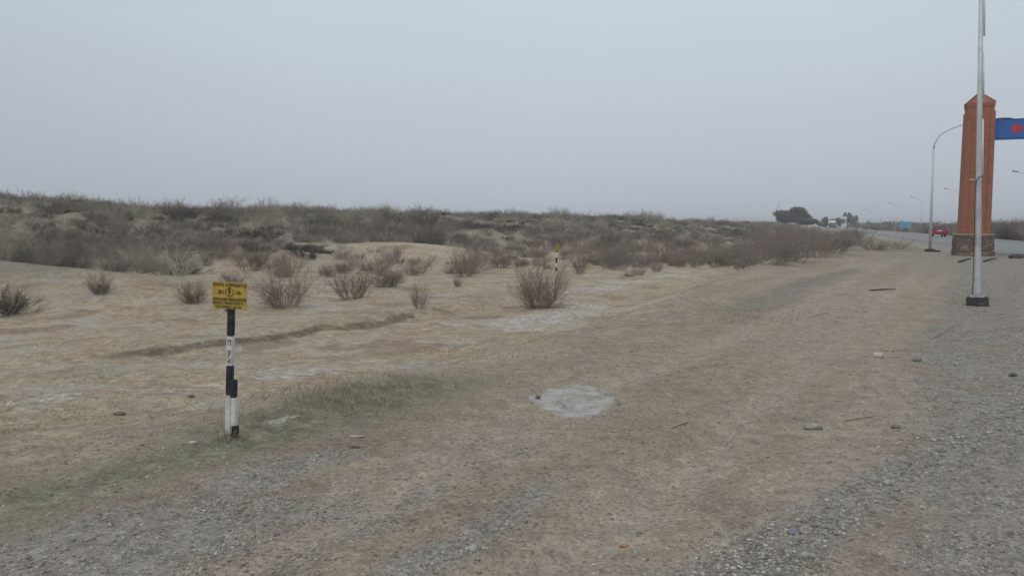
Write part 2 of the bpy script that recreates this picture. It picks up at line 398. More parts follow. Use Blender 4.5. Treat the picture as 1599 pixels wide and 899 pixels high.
spk = t.math('ADD', t.math('MULTIPLY', nD, .55), t.math('MULTIPLY', nE, .45))
spk = t.mix(t.attr('mud'), spk, .5)
col = t.mix(1.0, col, t.rng(spk, .35, .65, .66, 1.46, False), 'MULTIPLY')
col = t.mix(1.0, col, t.rng(nC, .3, .7, .80, 1.2, False), 'MULTIPLY')
h = t.math('ADD', t.math('MULTIPLY', nD, .7), t.math('ADD', t.math('MULTIPLY', nE, .3), t.math('MULTIPLY', t.math('MULTIPLY', sp3.outputs[1], t.attr('gravel')), .35)))
h = t.math('MULTIPLY', h, t.math('SUBTRACT', 1.0, t.math('MULTIPLY', t.attr('mud'), .85)))
t.bump(h, .045, 1.0)
M['ground'] = t.done(col, .97, 0, .12)
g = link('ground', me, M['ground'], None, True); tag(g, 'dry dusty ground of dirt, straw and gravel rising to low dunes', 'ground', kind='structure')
del g

# ------------------------------------------------------------------ road
def road():
    ys = np.concatenate([np.arange(-80, 200, 1.0), np.arange(200, 520, 8.0)])
    xe = road_edge(ys); n = len(ys)
    jl = .22 * fbm(ys, ys * 0, 2.2, 71, 3); jr = .15 * fbm(ys, ys * 0 + 5, 2.5, 72, 3)
    P = []
    for k, (off, z) in enumerate(((-.05, -.12), (0, .035), (2.2, .07), (4.5, .10), (6.8, .07), (9.0, .035), (9.05, -.15))):
        j = jl if k < 2 else (jr if k > 4 else 0)
        P.append(np.stack([xe + off + j, ys, np.full(n, z)], 1))
    V = np.stack(P, 1).reshape(-1, 3); m = 7
    i = np.arange(n - 1)[:, None] * m; j = np.arange(m - 1)[None, :]
    f = np.stack([i + j, i + j + 1, i + m + j + 1, i + m + j], -1).reshape(-1, 4)
    t = NT('worn_asphalt')
    along = t.stretch(t.pos, (1, .12, 1), R(-21))
    c = t.mix(t.rng(t.noise(.9, 4, .6, along), .35, .65), (.178, .180, .180), (.235, .236, .232))
    c = t.mix(t.rng(t.noise(.25, 4, .6, None, 4), .55, .7, 0, .5), c, (.26, .245, .22))
    c = t.mix(1.0, c, t.rng(t.noise(60, 2), .3, .7, .85, 1.15, False), 'MULTIPLY')
    t.bump(t.noise(90, 2), .01, .5)
    o = link('road', np_mesh('road', V, f), t.done(c, .85, 0, .25), None, True)
    tag(o, 'worn grey asphalt road running away to the right', 'road', kind='structure')
road()

# ------------------------------------------------------------------ sign posts
Fnt = {}
def text_mesh(s, width, hgt, vertical=False):
    cu = bpy.data.curves.new('lettering', 'FONT'); cu.body = s; cu.size = 1; cu.align_x = 'CENTER'; cu.align_y = 'CENTER'; cu.offset = .03; cu.extrude = .02
    o = bpy.data.objects.new('lettering', cu); C.objects.link(o)
    bpy.context.view_layer.update()
    me = bpy.data.meshes.new_from_object(o.evaluated_get(bpy.context.evaluated_depsgraph_get()))
    bpy.data.objects.remove(o); bpy.data.curves.remove(cu)
    co = np.empty(len(me.vertices) * 3, np.float32); me.vertices.foreach_get('co', co); co = co.reshape(-1, 3)
    lo, hi = co.min(0), co.max(0); c = (lo + hi) / 2
    co[:, 0] = (co[:, 0] - c[0]) * width / (hi[0] - lo[0]); co[:, 1] = (co[:, 1] - c[1]) * hgt / (hi[1] - lo[1])
    out = np.stack([co[:, 0], -(co[:, 2]) * .03, co[:, 1]], 1)      # into the xz plane, facing -y
    me.vertices.foreach_set('co', out.ravel().astype(np.float32)); me.update(); return me

M['sign_yellow'] = paint('yellow_sign_paint', (.48, .33, .062), .55, 0, .2, 18, (.36, .25, .07))
M['letter'] = paint('black_lettering', (.07, .055, .025), .6, 0, .35, 30)
M['post_black'] = paint('black_post_paint', (.024, .025, .034), .6, 0, .4, 22, (.075, .07, .065))
M['post_white'] = paint('white_post_paint', (.66, .645, .60), .6, 0, .22, 22, (.36, .32, .26))

def banded(root, name, r, bands, tilt=0, off=(0, 0)):
    """a square-section tube painted in bands: (z0, z1, colour)"""
    post = None
    for z0, z1, k in bands:
        b = MB(); b.box((off[0] + tilt * (z0 + z1) / 2, off[1], (z0 + z1) / 2), (2 * r, 2 * r, z1 - z0), 0, .006)
        o = b.build(name if post is None else ('white_band' if k == 'w' else 'black_band'), M['post_white' if k == 'w' else 'post_black'], root if post is None else post)
        if post is None: post = o
    return post

def sign_post(px, py, scale=1.0, yaw=0.0):
    p = at(px, py); k = p.y / F
    return p, k
p, k = sign_post(357, 679)
root = empty('sign_post', p - Vector((0, 0, .02)), R(-20)); root.rotation_euler = (0, R(3.0), R(-3))
tag(root, 'black and white banded marker post with a yellow lettered board in the dry grass', 'sign')
Z = lambda py: (679 - py) * k * 1.022 + .02
post = banded(root, 'post', .0235, [(-.15, Z(677), 'b'), (Z(677), Z(615), 'w'), (Z(615), Z(569), 'b'), (Z(569), Z(523), 'w'), (Z(523), Z(470), 'b')])
banded(root, 'stub_post', .022, [(-.15, Z(661), 'b'), (Z(661), Z(617), 'w'), (Z(617), Z(589), 'b')], -.045, (13.4 * k, -.034))
bw, bh = 55 * k, 42 * k; bz = (Z(439) + Z(481)) / 2
b = MB(); b.box((-.6 * k, -.030, bz), (bw, .004, bh), 0, .0015); board = b.build('sign_board', M['sign_yellow'], root)
b = MB(); b.box((0, -.026, Z(483)), (.07, .03, .012), 0, .003); b.build('board_clamp', M['post_black'], root)
for sx_, sz_ in ((-.45, .45), (.45, .45), (-.45, -.45), (.45, -.45)):
    pass
def letters(s, wd, hg, x, z, y=-.0335, parent=board, name='lettering'):
    o = link(name, text_mesh(s, wd, hg), M['letter'], parent); o.location = (x, y, z); return o
cxb = -.6 * k
letters('КОПАТЬ ЗАПРЕЩАЕТСЯ', bw * .96, bh * .145, cxb, bz + bh * .385)
letters('ОХРАННАЯ ЗОНА КАБЕЛЯ', bw * .96, bh * .115, cxb, bz - bh * .145)
letters('ШОВОТ ТУМАН УЗЕЛ 99', bw * .88, bh * .115, cxb - .01, bz - bh * .285)
letters('ТЕЛ 87362 3-22-98', bw * .76, bh * .105, cxb - .01, bz - bh * .425)
em = MB()                                       # lightning in a ring between two arrows
ring = [(cxb + math.cos(a) * bh * .15, -.0335, bz + bh * .125 + math.sin(a) * bh * .15) for a in np.linspace(0, 2 * math.pi, 29)]
em.tube(ring, .0026, 5, False)
bolt = [(-.01, .05), (.012, .05), (.002, .012), (.014, .012), (-.012, -.055), (-.002, -.008), (-.014, -.008)]
em.prism([(cxb + x * bh / .2 * .75, bz + bh * .125 + z * bh / .2 * .75) for x, z in bolt], -.034, -.0322)
for sgn in (-1, 1):
    x0 = cxb + sgn * bw * .15; x1 = cxb + sgn * bw * .32; zz = bz + bh * .085
    em.prism([(x0, zz - .003), (x1, zz - .003), (x1, zz + .003), (x0, zz + .003)], -.034, -.0322)
    em.prism([(x1 + sgn * .008, zz), (x1 - sgn * .012, zz - .009), (x1 - sgn * .012, zz + .009)], -.034, -.0322)
em.build('emblem', M['letter'], board)
letters('20 м', bw * .12, bh * .085, cxb - bw * .25, bz + bh * .17, name='arrow_figure')
letters('20 м', bw * .10, bh * .07, cxb + bw * .25, bz + bh * .16, name='arrow_figure')
for ch, py, hh in (('П', 533, .045), ('=', 546, .015), ('7', 552, .032), ('<', 562, .032)):
    o = link('post_lettering', text_mesh(ch, .026, hh), M['letter'], post); o.location = (0, -.0242, Z(py))

p2 = at(869, 423); k2 = p2.y / F
root = empty('sign_post', p2 - Vector((0, 0, .02))); root.rotation_euler = (R(-1), R(1.2), R(52))
tag(root, 'small distant black and white marker post with a yellow board among bare shrubs', 'sign')
Z2 = lambda py: (423 - py) * k2 + .02
banded(root, 'post', .035, [(-.2, Z2(417.5), 'b'), (Z2(417.5), Z2(410.5), 'w'), (Z2(410.5), Z2(402), 'b'), (Z2(402), Z2(394), 'w'), (Z2(394), Z2(386), 'b')])
b = MB(); b.box((0, -.042, Z2(386)), (.28, .005, 10.5 * k2), 0, .002); bd = b.build('sign_board', M['sign_yellow'], root)
for i, zz in enumerate((.09, -.03, -.10)):
    letters('КОПАТЬ ЗАПРЕЩАЕТСЯ' if i == 0 else 'ОХРАННАЯ ЗОНА', .24, .035, 0, Z2(386) + zz, -.0455, bd)

# ------------------------------------------------------------------ gate of brick and stone over the road
RD = math.atan2(.375, .927)                    # the road's heading, east of +Y
def brick_mat():
    t = NT('red_brick'); v = t.ocoord()
    n = t.n.new('ShaderNodeTexBrick'); n.inputs['Scale'].default_value = 1
    mp = t.n.new('ShaderNodeMapping'); mp.inputs['Rotation'].default_value = (R(90), 0, 0)
    ax = t.n.new('ShaderNodeSeparateXYZ'); t.l.new(v, ax.inputs[0])
    cb = t.n.new('ShaderNodeCombineXYZ'); t.l.new(t.math('ADD', ax.outputs[0], ax.outputs[1]), cb.inputs[0]); t.l.new(ax.outputs[2], cb.inputs[1])
    t.l.new(cb.outputs[0], n.inputs['Vector'])
    n.inputs['Brick Width'].default_value = .25; n.inputs['Row Height'].default_value = .075; n.inputs['Mortar Size'].default_value = .007
    n.inputs['Color1'].default_value = (.37, .142, .084, 1); n.inputs['Color2'].default_value = (.285, .110, .068, 1); n.inputs['Mortar'].default_value = (.25, .15, .11, 1)
    c = t.mix(t.rng(t.noise(1.2, 4, .6, v), .35, .7, 0, .5), n.outputs['Color'], (.225, .11, .082))
    c = t.mix(1.0, c, t.rng(t.noise(6, 4, .6, v, 2), .3, .7, .85, 1.15, False), 'MULTIPLY')
    t.bump(n.outputs['Fac'], .01, -.6)
    return t.done(c, .9, 0, .2)
def stone_mat():
    t = NT('rubble_stone'); v = t.stretch(t.ocoord(), (1, 1, 1.35)); 
    wv = t.n.new('ShaderNodeVectorMath'); wv.operation = 'ADD'
    nn = t.n.new('ShaderNodeTexNoise'); nn.inputs['Scale'].default_value = 2.2; t.l.new(v, nn.inputs['Vector'])
    sc_ = t.n.new('ShaderNodeVectorMath'); sc_.operation = 'SCALE'; sc_.inputs['Scale'].default_value = .35; t.l.new(nn.outputs['Color'], sc_.inputs[0])
    t.l.new(v, wv.inputs[0]); t.l.new(sc_.outputs[0], wv.inputs[1])
    vv = wv.outputs[0]
    cc = t.vor(3.1, 'Color', vv); s3 = t.n.new('ShaderNodeSeparateColor'); t.l.new(cc, s3.inputs[0])
    c = t.mix(t.rng(s3.outputs[0], .25, .45), (.165, .105, .092), (.21, .155, .13))
    c = t.mix(t.rng(s3.outputs[1], .55, .6), c, (.14, .128, .112))
    c = t.mix(t.rng(s3.outputs[2], .84, .88), c, (.28, .20, .14))
    c = t.mix(t.rng(t.noise(7, 4, .65, v), .5, .75, 0, .6), c, (.24, .175, .145))
    ed = t.vor(3.1, 'Distance', vv, 'DISTANCE_TO_EDGE')
    c = t.mix(t.rng(ed, .02, .05, .8, 0), c, (.155, .13, .108))
    t.bump(t.math('ADD', t.rng(ed, 0, .12), t.noise(9, 4, .6, v)), .06, .8)
    return t.done(c, .95, 0, .15)
M['brick'] = brick_mat(); M['stone'] = stone_mat()
M['ledge'] = paint('cement_ledge', (.36, .29, .22), .9, 0, .2, 5)
M['blue'] = paint('blue_panel_paint', (.030, .125, .40), .5, 0, .14, 2.5)
M['red'] = paint('red_panel_paint', (.50, .055, .06), .5, 0, .15, 3)
M['white_line'] = paint('pale_trim', (.5, .5, .5), .6)

gp = at(1518, 398.5); gp.y = 39.8; gp.x = (1518 - CX) / F * 39.8; gp.z = 0
gate = empty('road_gate', gp, -RD); tag(gate, 'tall brick gate pillar on a rubble stone base carrying a blue beam across the road', 'gate')
S = 39.8 / F
def pillar(x0):
    b = MB(); b.frustum(-.4, 1.06, 1.74, 1.74, 1.62, 1.62)
    o = b.build('stone_base', M['stone'], gate); o.location = (x0, 0, 0)
    bm = bmesh.new(); bm.from_mesh(o.data); bmesh.ops.subdivide_edges(bm, edges=bm.edges[:], cuts=9, use_grid_fill=True)
    for v in bm.verts:
        dsp = .09 * float(fbm(v.co.x * 2 + v.co.y * 3, v.co.z * 2 + v.co.y, .55, 81, 3)); n = Vector((v.co.x, v.co.y, 0))
        if n.length > 0: v.co += n.normalized() * dsp
    bm.to_mesh(o.data); bm.free()
    b = MB(); b.box((0, 0, 1.10), (1.66, 1.66, .08), 0, .012); b.build('ledge', M['ledge'], gate).location = (x0, 0, 0)
    b = MB(); b.frustum(1.14, 7.36, 1.31, 1.31, 1.25, 1.25); b.frustum(7.36, 7.56, 1.15, 1.15, 1.15, 1.15)
    sh = b.build('brick_shaft', M['brick'], gate); sh.location = (x0, 0, 0)
    b = MB()                                    # two flat brick strips that stand proud at the corners
    for sx_ in (-1, 1): b.frustum(1.16, 7.33, .24, .06, .20, .06, (sx_ * .54, -.677), (sx_ * .515, -.647))
    b.build('corner_strip', M['brick'], sh)
    b = MB(); b.frustum(7.56, 7.64, 1.15, 1.15, 1.21, 1.21); b.frustum(7.64, 7.80, 1.21, 1.21, 1.21, 1.21); b.frustum(7.80, 8.32, 1.19, 1.15, .08, .08)
    cap = b.build('cap', M['brick'], gate); cap.location = (x0, 0, 0)
    b = MB()                                    # stepped bricks up the edges of the cap
    for i in range(7):
        f = i / 7.0
        for sx_ in (-1, 1):
            b.box((sx_ * (.55 * (1 - f) + .02), 0, 7.84 + .52 * f), (.11, 1.11 * (1 - f) + .07, .08))
    b.build('stepped_edge', M['brick'], cap)
pillar(0); pillar(12.6)
b = MB(); b.box((6.3, -.12, 6.44), (11.5, .5, .94), 0, .02); beam = b.build('crossbeam', M['blue'], gate)
b = MB(); b.box((6.3, -.12, 6.922), (11.5, .54, .03)); b.box((6.3, -.12, 5.957), (11.5, .54, .03)); b.build('beam_edge', M['blue'], beam)
b = MB(); b.tube([(.6, -.1, 6.95), (.9, -.12, 7.01), (1.3, -.1, 7.0), (1.5, -.1, 6.95)], .035, 6); b.build('cable', M['post_black'], beam)
for cx_ in (1.62, 6.3, 10.98):
    b = MB()
    u = .046
    for i in range(-6, 7):                      # a diamond of small squares with a cross left open
        for j in range(-6, 7):
            if abs(i) + abs(j) <= 6 and (i != 0 and j != 0 or abs(i) + abs(j) == 6): b.box((cx_ + i * u, -.376, 6.44 + j * u), (u * 1.0, .012, u * 1.0))
            elif abs(i) + abs(j) <= 6: b.box((cx_ + i * u, -.373, 6.44 + j * u), (u * .6 if i == 0 else u, .008, u * .6 if j == 0 else u))
    b.build('diamond_ornament', M['red'], beam)

# ------------------------------------------------------------------ street lamps
M['steel'] = paint('painted_steel_pole', (.50, .52, .53), .45, .25, .14, 4, (.33, .34, .34))
M['steel_far'] = paint('pale_lamp_pole', (.55, .56, .57), .5, .1, .1, 3)
M['lamp_head'] = paint('grey_lamp_housing', (.16, .165, .17), .5, .2)
M['glass'] = paint('lamp_glass', (.45, .46, .46), .25, 0, .05)
M['tube'] = paint('white_light_tube', (.72, .74, .75), .35, 0, .05)
M['concrete'] = paint('black_painted_concrete', (.055, .055, .055), .9, 0, .5, 9, (.20, .19, .175))
M['pale_concrete'] = paint('bare_concrete', (.30, .29, .27), .9, 0, .3, 5)
def lamp_parts(root, r0, h, arm, mat, flare=False, headlen=.55):
    b = MB()
    zs = [0, .12, .3, 1, h * .5, h] if flare else [0, h * .5, h]
    rs = [r0 * 1.55, r0 * 1.4, r0 * 1.16, r0, r0 * .84, r0 * .62] if flare else [r0, r0 * .8, r0 * .62]
    b.tube([(0, 0, z) for z in zs], rs, 14); pole = b.build('pole', mat, root)
    b = MB(); A = [(0, 0, h - .05), (arm * .03, 0, h + .35), (arm * .2, 0, h + .8), (arm * .5, 0, h + 1.12), (arm * .98, 0, h + 1.36)]
    b.tube(A, [r0 * .55, r0 * .5, r0 * .45, r0 * .42, r0 * .4], 8); b.build('arm', mat, root)
    sg = 1 if arm > 0 else -1; L_ = headlen
    b = MB(); b.box((0, 0, 0), (L_, .2, .1), 0, .035); hd = b.build('lamp_head', M['lamp_head'], root)
    hd.location = (arm * .98 + sg * L_ * .4, 0, h + 1.42); hd.rotation_euler = (0, -sg * R(14), 0)
    b = MB(); b.box((sg * .06, 0, -.056), (L_ * .6, .15, .02), 0, .008); b.build('lamp_glass', M['glass'], hd)
    return pole

pp = at(1526, 476.5)
kp = pp.y / F
root = empty('street_lamp', pp, -RD); root.rotation_euler = (0, R(-1.9), -RD)
tag(root, 'near silver street lamp pole standing on a black concrete block in the gravel', 'street lamp')
pole = lamp_parts(root, .056, 7.0, 1.9, M['steel'], True)
pole.location.z = .17
b = MB(); b.box((0, 0, .06), (.39, .32, .22), RD - R(31), .02); b.build('concrete_block', M['concrete'], root)
b = MB(); b.box((0, 0, .178), (.24, .24, .012), RD - R(31)); 
for i in (-1, 1):
    for j in (-1, 1): b.tube([(i * .09, j * .09, .18), (i * .09, j * .09, .21)], .010, 6)
b.build('base_plate', M['steel'], root)
zc = lambda py: (476.5 - py) * kp * 1.01
for y0, y1 in ((277, 190), (160, 90), (66, -40)):
    b = MB(); b.tube([(.066, .02, zc(y0)), (.058, .02, zc(y1))], .017, 8); b.build('light_tube', M['tube'], pole).location = (0, 0, -.185)
for py in (270, 200, 150, 100, 55):
    b = MB(); b.box((.045, .02, zc(py) - .185), (.05, .018, .018)); b.build('tube_bracket', M['steel'], pole)
b = MB(); zt = zc(277) - .185
b.tube([(.09, .0, zt), (.05, -.06, zt), (-.01, -.063, zt - .01), (-.05, -.035, zt - .09), (-.062, -.025, zt - .22), (-.066, -.02, zt - 1.0), (-.082, -.02, .3), (-.10, -.03, .05)], .007, 6)
b.build('cable', M['post_black'], pole)
b = MB(); b.tube([(-.05, 0, zc(282) - .185), (-.16, -.02, zc(281) - .185)], .012, 6); b.build('cable_stub', M['steel'], pole)

lp = at(1452, 392.5)
root = empty('street_lamp', lp, -RD); root.rotation_euler = (0, R(-.5), -RD)
tag(root, 'grey street lamp left of the brick gate, its curved arm reaching over the road', 'street lamp')
lamp_parts(root, .085, 6.05, 1.55, M['steel_far'])
b = MB(); b.box((0, 0, .04), (.46, .42, .22), R(12), .02); b.box((.3, .05, .02), (.5, .26, .10), R(20), .02); b.build('concrete_block', M['concrete'], root)

def far_lamp(Y):
    x = 24.6 + .384 * Y + .00000 * Y; return Vector((x, Y, gz(x, Y)))
labels_far = {82: 'street lamp just off the picture whose lamp head alone shows at its edge',
              122: 'street lamp half hidden behind the brick gate pillar on the far side of the road',
              161: 'pale street lamp on the far side of the road nearest to the blue board'}
first = None
for i, Y in enumerate((82, 122, 161, 205, 245, 285, 325, 365, 405, 445, 485)):
    p = far_lamp(Y)
    lab = labels_far.get(Y, 'thin pale street lamp in the receding row along the far side of the road')
    if first is None:
        root = empty('street_lamp', p, -RD); lamp_parts(root, .085, 6.2, -1.7, M['steel_far'], False, .6); first = root
    else:
        root = first.copy(); C.objects.link(root); root.location = p
        for ch in list(first.children):
            c = ch.copy(); C.objects.link(c); c.parent = root
            for g2 in ch.children:
                d2 = g2.copy(); C.objects.link(d2); d2.parent = c
    tag(root, lab, 'street lamp', 'street lamps along the far side of the road')

# ------------------------------------------------------------------ vehicles
M['car_red'] = paint('red_car_paint', (.28, .012, .02), .3, 0, .1, 3, None, .5)
M['car_glass'] = paint('dark_window_glass', (.03, .035, .04), .12, 0, .05, 3, None, .6)
M['rubber'] = paint('black_rubber', (.02, .02, .02), .8)
M['rim'] = paint('wheel_rim', (.4, .4, .4), .4, .5)
M['chrome'] = paint('bright_trim', (.6, .6, .6), .3, .5)
M['tail'] = paint('red_lamp_lens', (.35, .02, .02), .25)
M['plate'] = paint('white_plate', (.7, .7, .68), .5)
M['white'] = paint('white_vehicle_paint', (.78, .78, .76), .4, 0, .06, 2)
def wheel(root, x, y, r, wd):
    b = MB(); b.tube([(x - wd / 2, y, r), (x + wd / 2, y, r)], r, 18); w_ = b.build('wheel', M['rubber'], root)
    b = MB(); b.tube([(x - wd / 2 - .01, y, r), (x + wd / 2 + .01, y, r)], r * .58, 14); b.build('rim', M['rim'], w_)
cp_ = Vector((54.25, 97, .1))
car = empty('car', cp_, -RD); tag(car, 'small red saloon car seen from behind driving away on the road', 'car')
prof = [(-2.0, .32), (-2.02, .62), (-1.96, .88), (-1.2, .93), (.85, .90), (1.8, .78), (2.0, .62), (2.02, .35)]
def body_prism(parent, name, prof, halfw, mat, taper=0, bev=.05):
    bm = bmesh.new()
    a = [bm.verts.new((-halfw + taper * max(0, z - .9), y, z)) for y, z in prof]; b_ = [bm.verts.new((halfw - taper * max(0, z - .9), y, z)) for y, z in prof]
    n = len(prof); bm.faces.new(a); bm.faces.new(b_[::-1])
    for i in range(n): bm.faces.new((a[i], b_[i], b_[(i + 1) % n], a[(i + 1) % n]))
    bmesh.ops.recalc_face_normals(bm, faces=bm.faces[:])
    bmesh.ops.bevel(bm, geom=bm.edges[:], offset=bev, segments=2, affect='EDGES')
    me = bpy.data.meshes.new(name); bm.to_mesh(me); bm.free(); return link(name, me, mat, parent)
body_prism(car, 'body', prof, .82, M['car_red'])
body_prism(car, 'window_band', [(-1.5, .90), (-1.15, 1.36), (.25, 1.38), (.95, .88)], .76, M['car_glass'], .38, .03)
body_prism(car, 'roof', [(-1.2, 1.34), (-1.1, 1.42), (.2, 1.44), (.35, 1.34)], .66, M['car_red'], .2, .03)
for sx_ in (-1, 1):
    b = MB(); b.tube([(sx_ * .80, -1.62, .90), (sx_ * .61, -1.2, 1.38)], .04, 6); b.build('window_pillar', M['car_red'], car)
    b = MB(); b.tube([(sx_ * .79, .95, .9), (sx_ * .62, .3, 1.38)], .04, 6); b.build('window_pillar', M['car_red'], car)
for sx_ in (-1, 1):
    b = MB(); b.box((sx_ * .66, -2.02, .76), (.24, .05, .17), 0, .02); b.build('tail_light', M['tail'], car)
    b = MB(); b.box((sx_ * .88, .75, .98), (.14, .08, .1), 0, .02); b.build('mirror', M['car_red'], car)
    b = MB(); b.box((sx_ * .6, 1.98, .66), (.28, .06, .14), 0, .02); b.build('headlight', M['glass'], car)
b = MB(); b.box((0, -2.06, .46), (1.56, .12, .18), 0, .03); b.build('bumper', M['car_red'], car)
b = MB(); b.box((0, -2.035, .76), (.5, .03, .12)); b.build('number_plate', M['plate'], car)
for x in (-.70, .70):
    for y in (-1.25, 1.3): wheel(car, x, y, .29, .19)

tx = road_edge(330) + 1.6; ttilt = math.atan(.41 - .00014 * 330)
truck = empty('truck', (float(tx), 330, .08), -ttilt); tag(truck, 'white lorry coming towards the camera far off on the road', 'truck')
b = MB(); b.box((0, -.9, 1.55), (2.4, 1.9, 1.9), 0, .12); cab = b.build('cab', M['white'], truck)
b = MB(); b.box((0, -1.86, 1.95), (2.1, .06, .75), 0, .02); b.build('windscreen', M['car_glass'], cab)
b = MB(); b.box((0, 3.4, 2.1), (2.5, 6.4, 2.7), 0, .05); b.build('cargo_box', M['white'], truck)
b = MB(); b.box((0, -1.9, .62), (2.35, .14, .34), 0, .03); b.build('bumper', M['rubber'], truck)
b = MB(); b.box((0, 2.2, .75), (.9, 7.8, .22)); b.build('chassis', M['rubber'], truck)
for sx_ in (-1, 1):
    b = MB(); b.box((sx_ * .85, -1.9, .98), (.34, .06, .2), 0, .02); b.build('headlight', M['glass'], truck)
    b = MB(); b.box((sx_ * 1.36, -1.75, 1.9), (.14, .1, .5), 0, .02); b.build('mirror', M['rubber'], truck)
    for y in (-.9, 3.8, 5.0): wheel(truck, sx_ * 1.05, y, .5, .28)

# ------------------------------------------------------------------ boards and house beyond the road
M['board_blue'] = paint('faded_blue_board', (.10, .30, .42), .6, 0, .25, .9, (.16, .36, .42))
bp = atY(1412, 200)
root = empty('billboard', bp, -RD); tag(root, 'faded blue board on two legs beside the far edge of the road', 'billboard')
b = MB(); b.box((0, 0, 1.6 - 5 * .169 - bp.z + .85), (2.7, .12, 1.6), 0, .02); b.build('panel', M['board_blue'], root)
b = MB(); b.box((-1.0, 0, 1.6 + .9 - bp.z), (.4, .1, .35), 0, .02); b.build('top_piece', M['board_blue'], root)
for sx_ in (-1, 1):
    b = MB(); b.tube([(sx_ * 1.0, .02, -.3), (sx_ * 1.0, .02, 1.6)], .05, 8); b.build('leg', M['steel_far'], root)
sp_ = atY(1316.5, 300); sp_.x = (1316.5 - CX) / F * 300
root = empty('road_sign', sp_, -RD); tag(root, 'white road sign panel on a post far down the road', 'road sign')
b = MB(); b.tube([(0, 0, -.3), (0, 0, 4.6)], .07, 8); b.build('post', M['steel_far'], root)
b = MB(); b.box((-.1, -.1, 4.4), (1.9, .06, 1.0), 0, .02); b.build('sign_board', M['plate'], root)
hp = atY(1485, 350)
house = empty('house', hp, .35); tag(house, 'low white roofed house in the brush behind the red car', 'house')
b = MB(); b.box((0, 0, 1.0), (9, 6, 2.6)); b.build('wall', paint('pale_plaster', (.5, .48, .44), .9), house)
b = MB(); b.prism([(-5.0, 2.3), (5.0, 2.3), (3.6, 3.3), (-3.6, 3.3)], -3.5, 3.5); b.build('roof', paint('white_roof_sheet', (.62, .63, .64), .5), house)
for x in (-2.4, 2.2):
    b = MB(); b.box((x, -3.02, 1.2), (1.1, .06, 1.0)); b.build('window', M['car_glass'], house)
b = MB(); b.box((0, -3.02, .9), (.95, .06, 2.0)); b.build('door', M['board_blue'], house)

# ------------------------------------------------------------------ shrubs
def tubes3(P0, P1, r0, r1):
    """three-sided tapering prisms from arrays of segments"""
    n = len(P0); d = P1 - P0; ln = np.linalg.norm(d, axis=1, keepdims=True); d = d / np.maximum(ln, 1e-6)
    ref = np.where(np.abs(d[:, 2:3]) < .9, np.array([[0, 0, 1.]]), np.array([[1., 0, 0]]))
    a = np.cross(d, ref); a /= np.linalg.norm(a, axis=1, keepdims=True); b = np.cross(d, a)
    V = np.empty((n, 6, 3))
    for k in range(3):
        c, s = math.cos(2.0944 * k), math.sin(2.0944 * k)
        V[:, k] = P0 + (a * c + b * s) * r0[:, None]; V[:, 3 + k] = P1 + (a * c + b * s) * r1[:, None]
    base = (np.arange(n) * 6)[:, None]
    f = np.concatenate([base + np.array([[0, 1, 4, 3]]), base + np.array([[1, 2, 5, 4]]), base + np.array([[2, 0, 3, 5]])])
    return V.reshape(-1, 3), f
def shrub_geo(seed, stems, tilt, kids, twigs, r0, curl=.5, top=1.0, base_r=.08, kl=.42, tl=.22, minlen=.55, width=1.0, wob=.16):
    rng = np.random.default_rng(seed); S0, S1, A, B = [], [], [], []
    def branch(p, d, L_, nseg, ra, rb, up):
        pts = [p]; q = p
        for i in range(nseg):
            d = d + rng.normal(0, wob, 3) + np.array([0, 0, up / nseg]); d = d / np.linalg.norm(d)
            q2 = q + d * L_ / nseg
            S0.append(q); S1.append(q2); A.append(ra + (rb - ra) * i / nseg); B.append(ra + (rb - ra) * (i + 1) / nseg)
            q = q2; pts.append(q)
        return pts, d
    for s in range(stems):
        az = rng.uniform(0, 2 * math.pi); tl_ = R(tilt) * math.sqrt(rng.uniform(.02, 1))
        d = np.array([math.sin(tl_) * math.cos(az), math.sin(tl_) * math.sin(az), math.cos(tl_)])
        br = base_r * math.sqrt(rng.uniform(0, 1)); p = np.array([br * math.cos(az), br * math.sin(az), -.03])
        Ln = top * rng.uniform(minlen, 1.0); r = r0 * rng.uniform(.7, 1.2)
        pts, d1 = branch(p, d, Ln, 4, r, r * .4, curl)
        for kk in range(kids):
            f = rng.uniform(.18, .98); i = min(int(f * 4), 3); q = pts[i] + (pts[i + 1] - pts[i]) * (f * 4 - i)
            dd = d + rng.normal(0, .5, 3); dd[2] = abs(dd[2]) * .8 + .15; dd /= np.linalg.norm(dd)
            kpts, _ = branch(q, dd, Ln * kl * rng.uniform(.5, 1.1) * (1.15 - .5 * f), 3, r * .5, r * .22, .35)
            for tt in range(twigs):
                f2 = rng.uniform(.15, 1.0); j = min(int(f2 * 3), 2); q2 = kpts[j] + (kpts[j + 1] - kpts[j]) * (f2 * 3 - j)
                d2 = dd + rng.normal(0, .55, 3); d2[2] += .2; d2 /= np.linalg.norm(d2)
                branch(q2, d2, Ln * tl * rng.uniform(.4, 1.1), 2, r * .25, r * .12, .2)
    S0, S1, A, B = map(np.array, (S0, S1, A, B))
    V, f = tubes3(S0, S1, A, B)
    V[:, 0] *= width; V[:, 1] *= width
    h = np.quantile(V[:, 2], .985); V /= h      # about one metre tall
    return V, f
PROTO = {}
def proto(kind, i, **kw):
    V, f = shrub_geo(**kw); me = np_mesh(kind + '_shrub', V, f); me.materials.append(M[kind])
    wd = 2 * np.quantile(np.hypot(V[:, 0], V[:, 1]), .9)
    PROTO.setdefault(kind, []).append((me, wd))
for i in range(4): proto('bare', i, seed=100 + i, stems=46 + 8 * i, tilt=46, kids=9, twigs=5, r0=.0046, curl=.6, minlen=.3, base_r=.2, wob=.27, kl=.46, tl=.24)
for i in range(4): proto('thicket', i, seed=200 + i, stems=50, tilt=44, kids=7, twigs=5, r0=.0048, curl=.45, base_r=.22, kl=.38, minlen=.5)
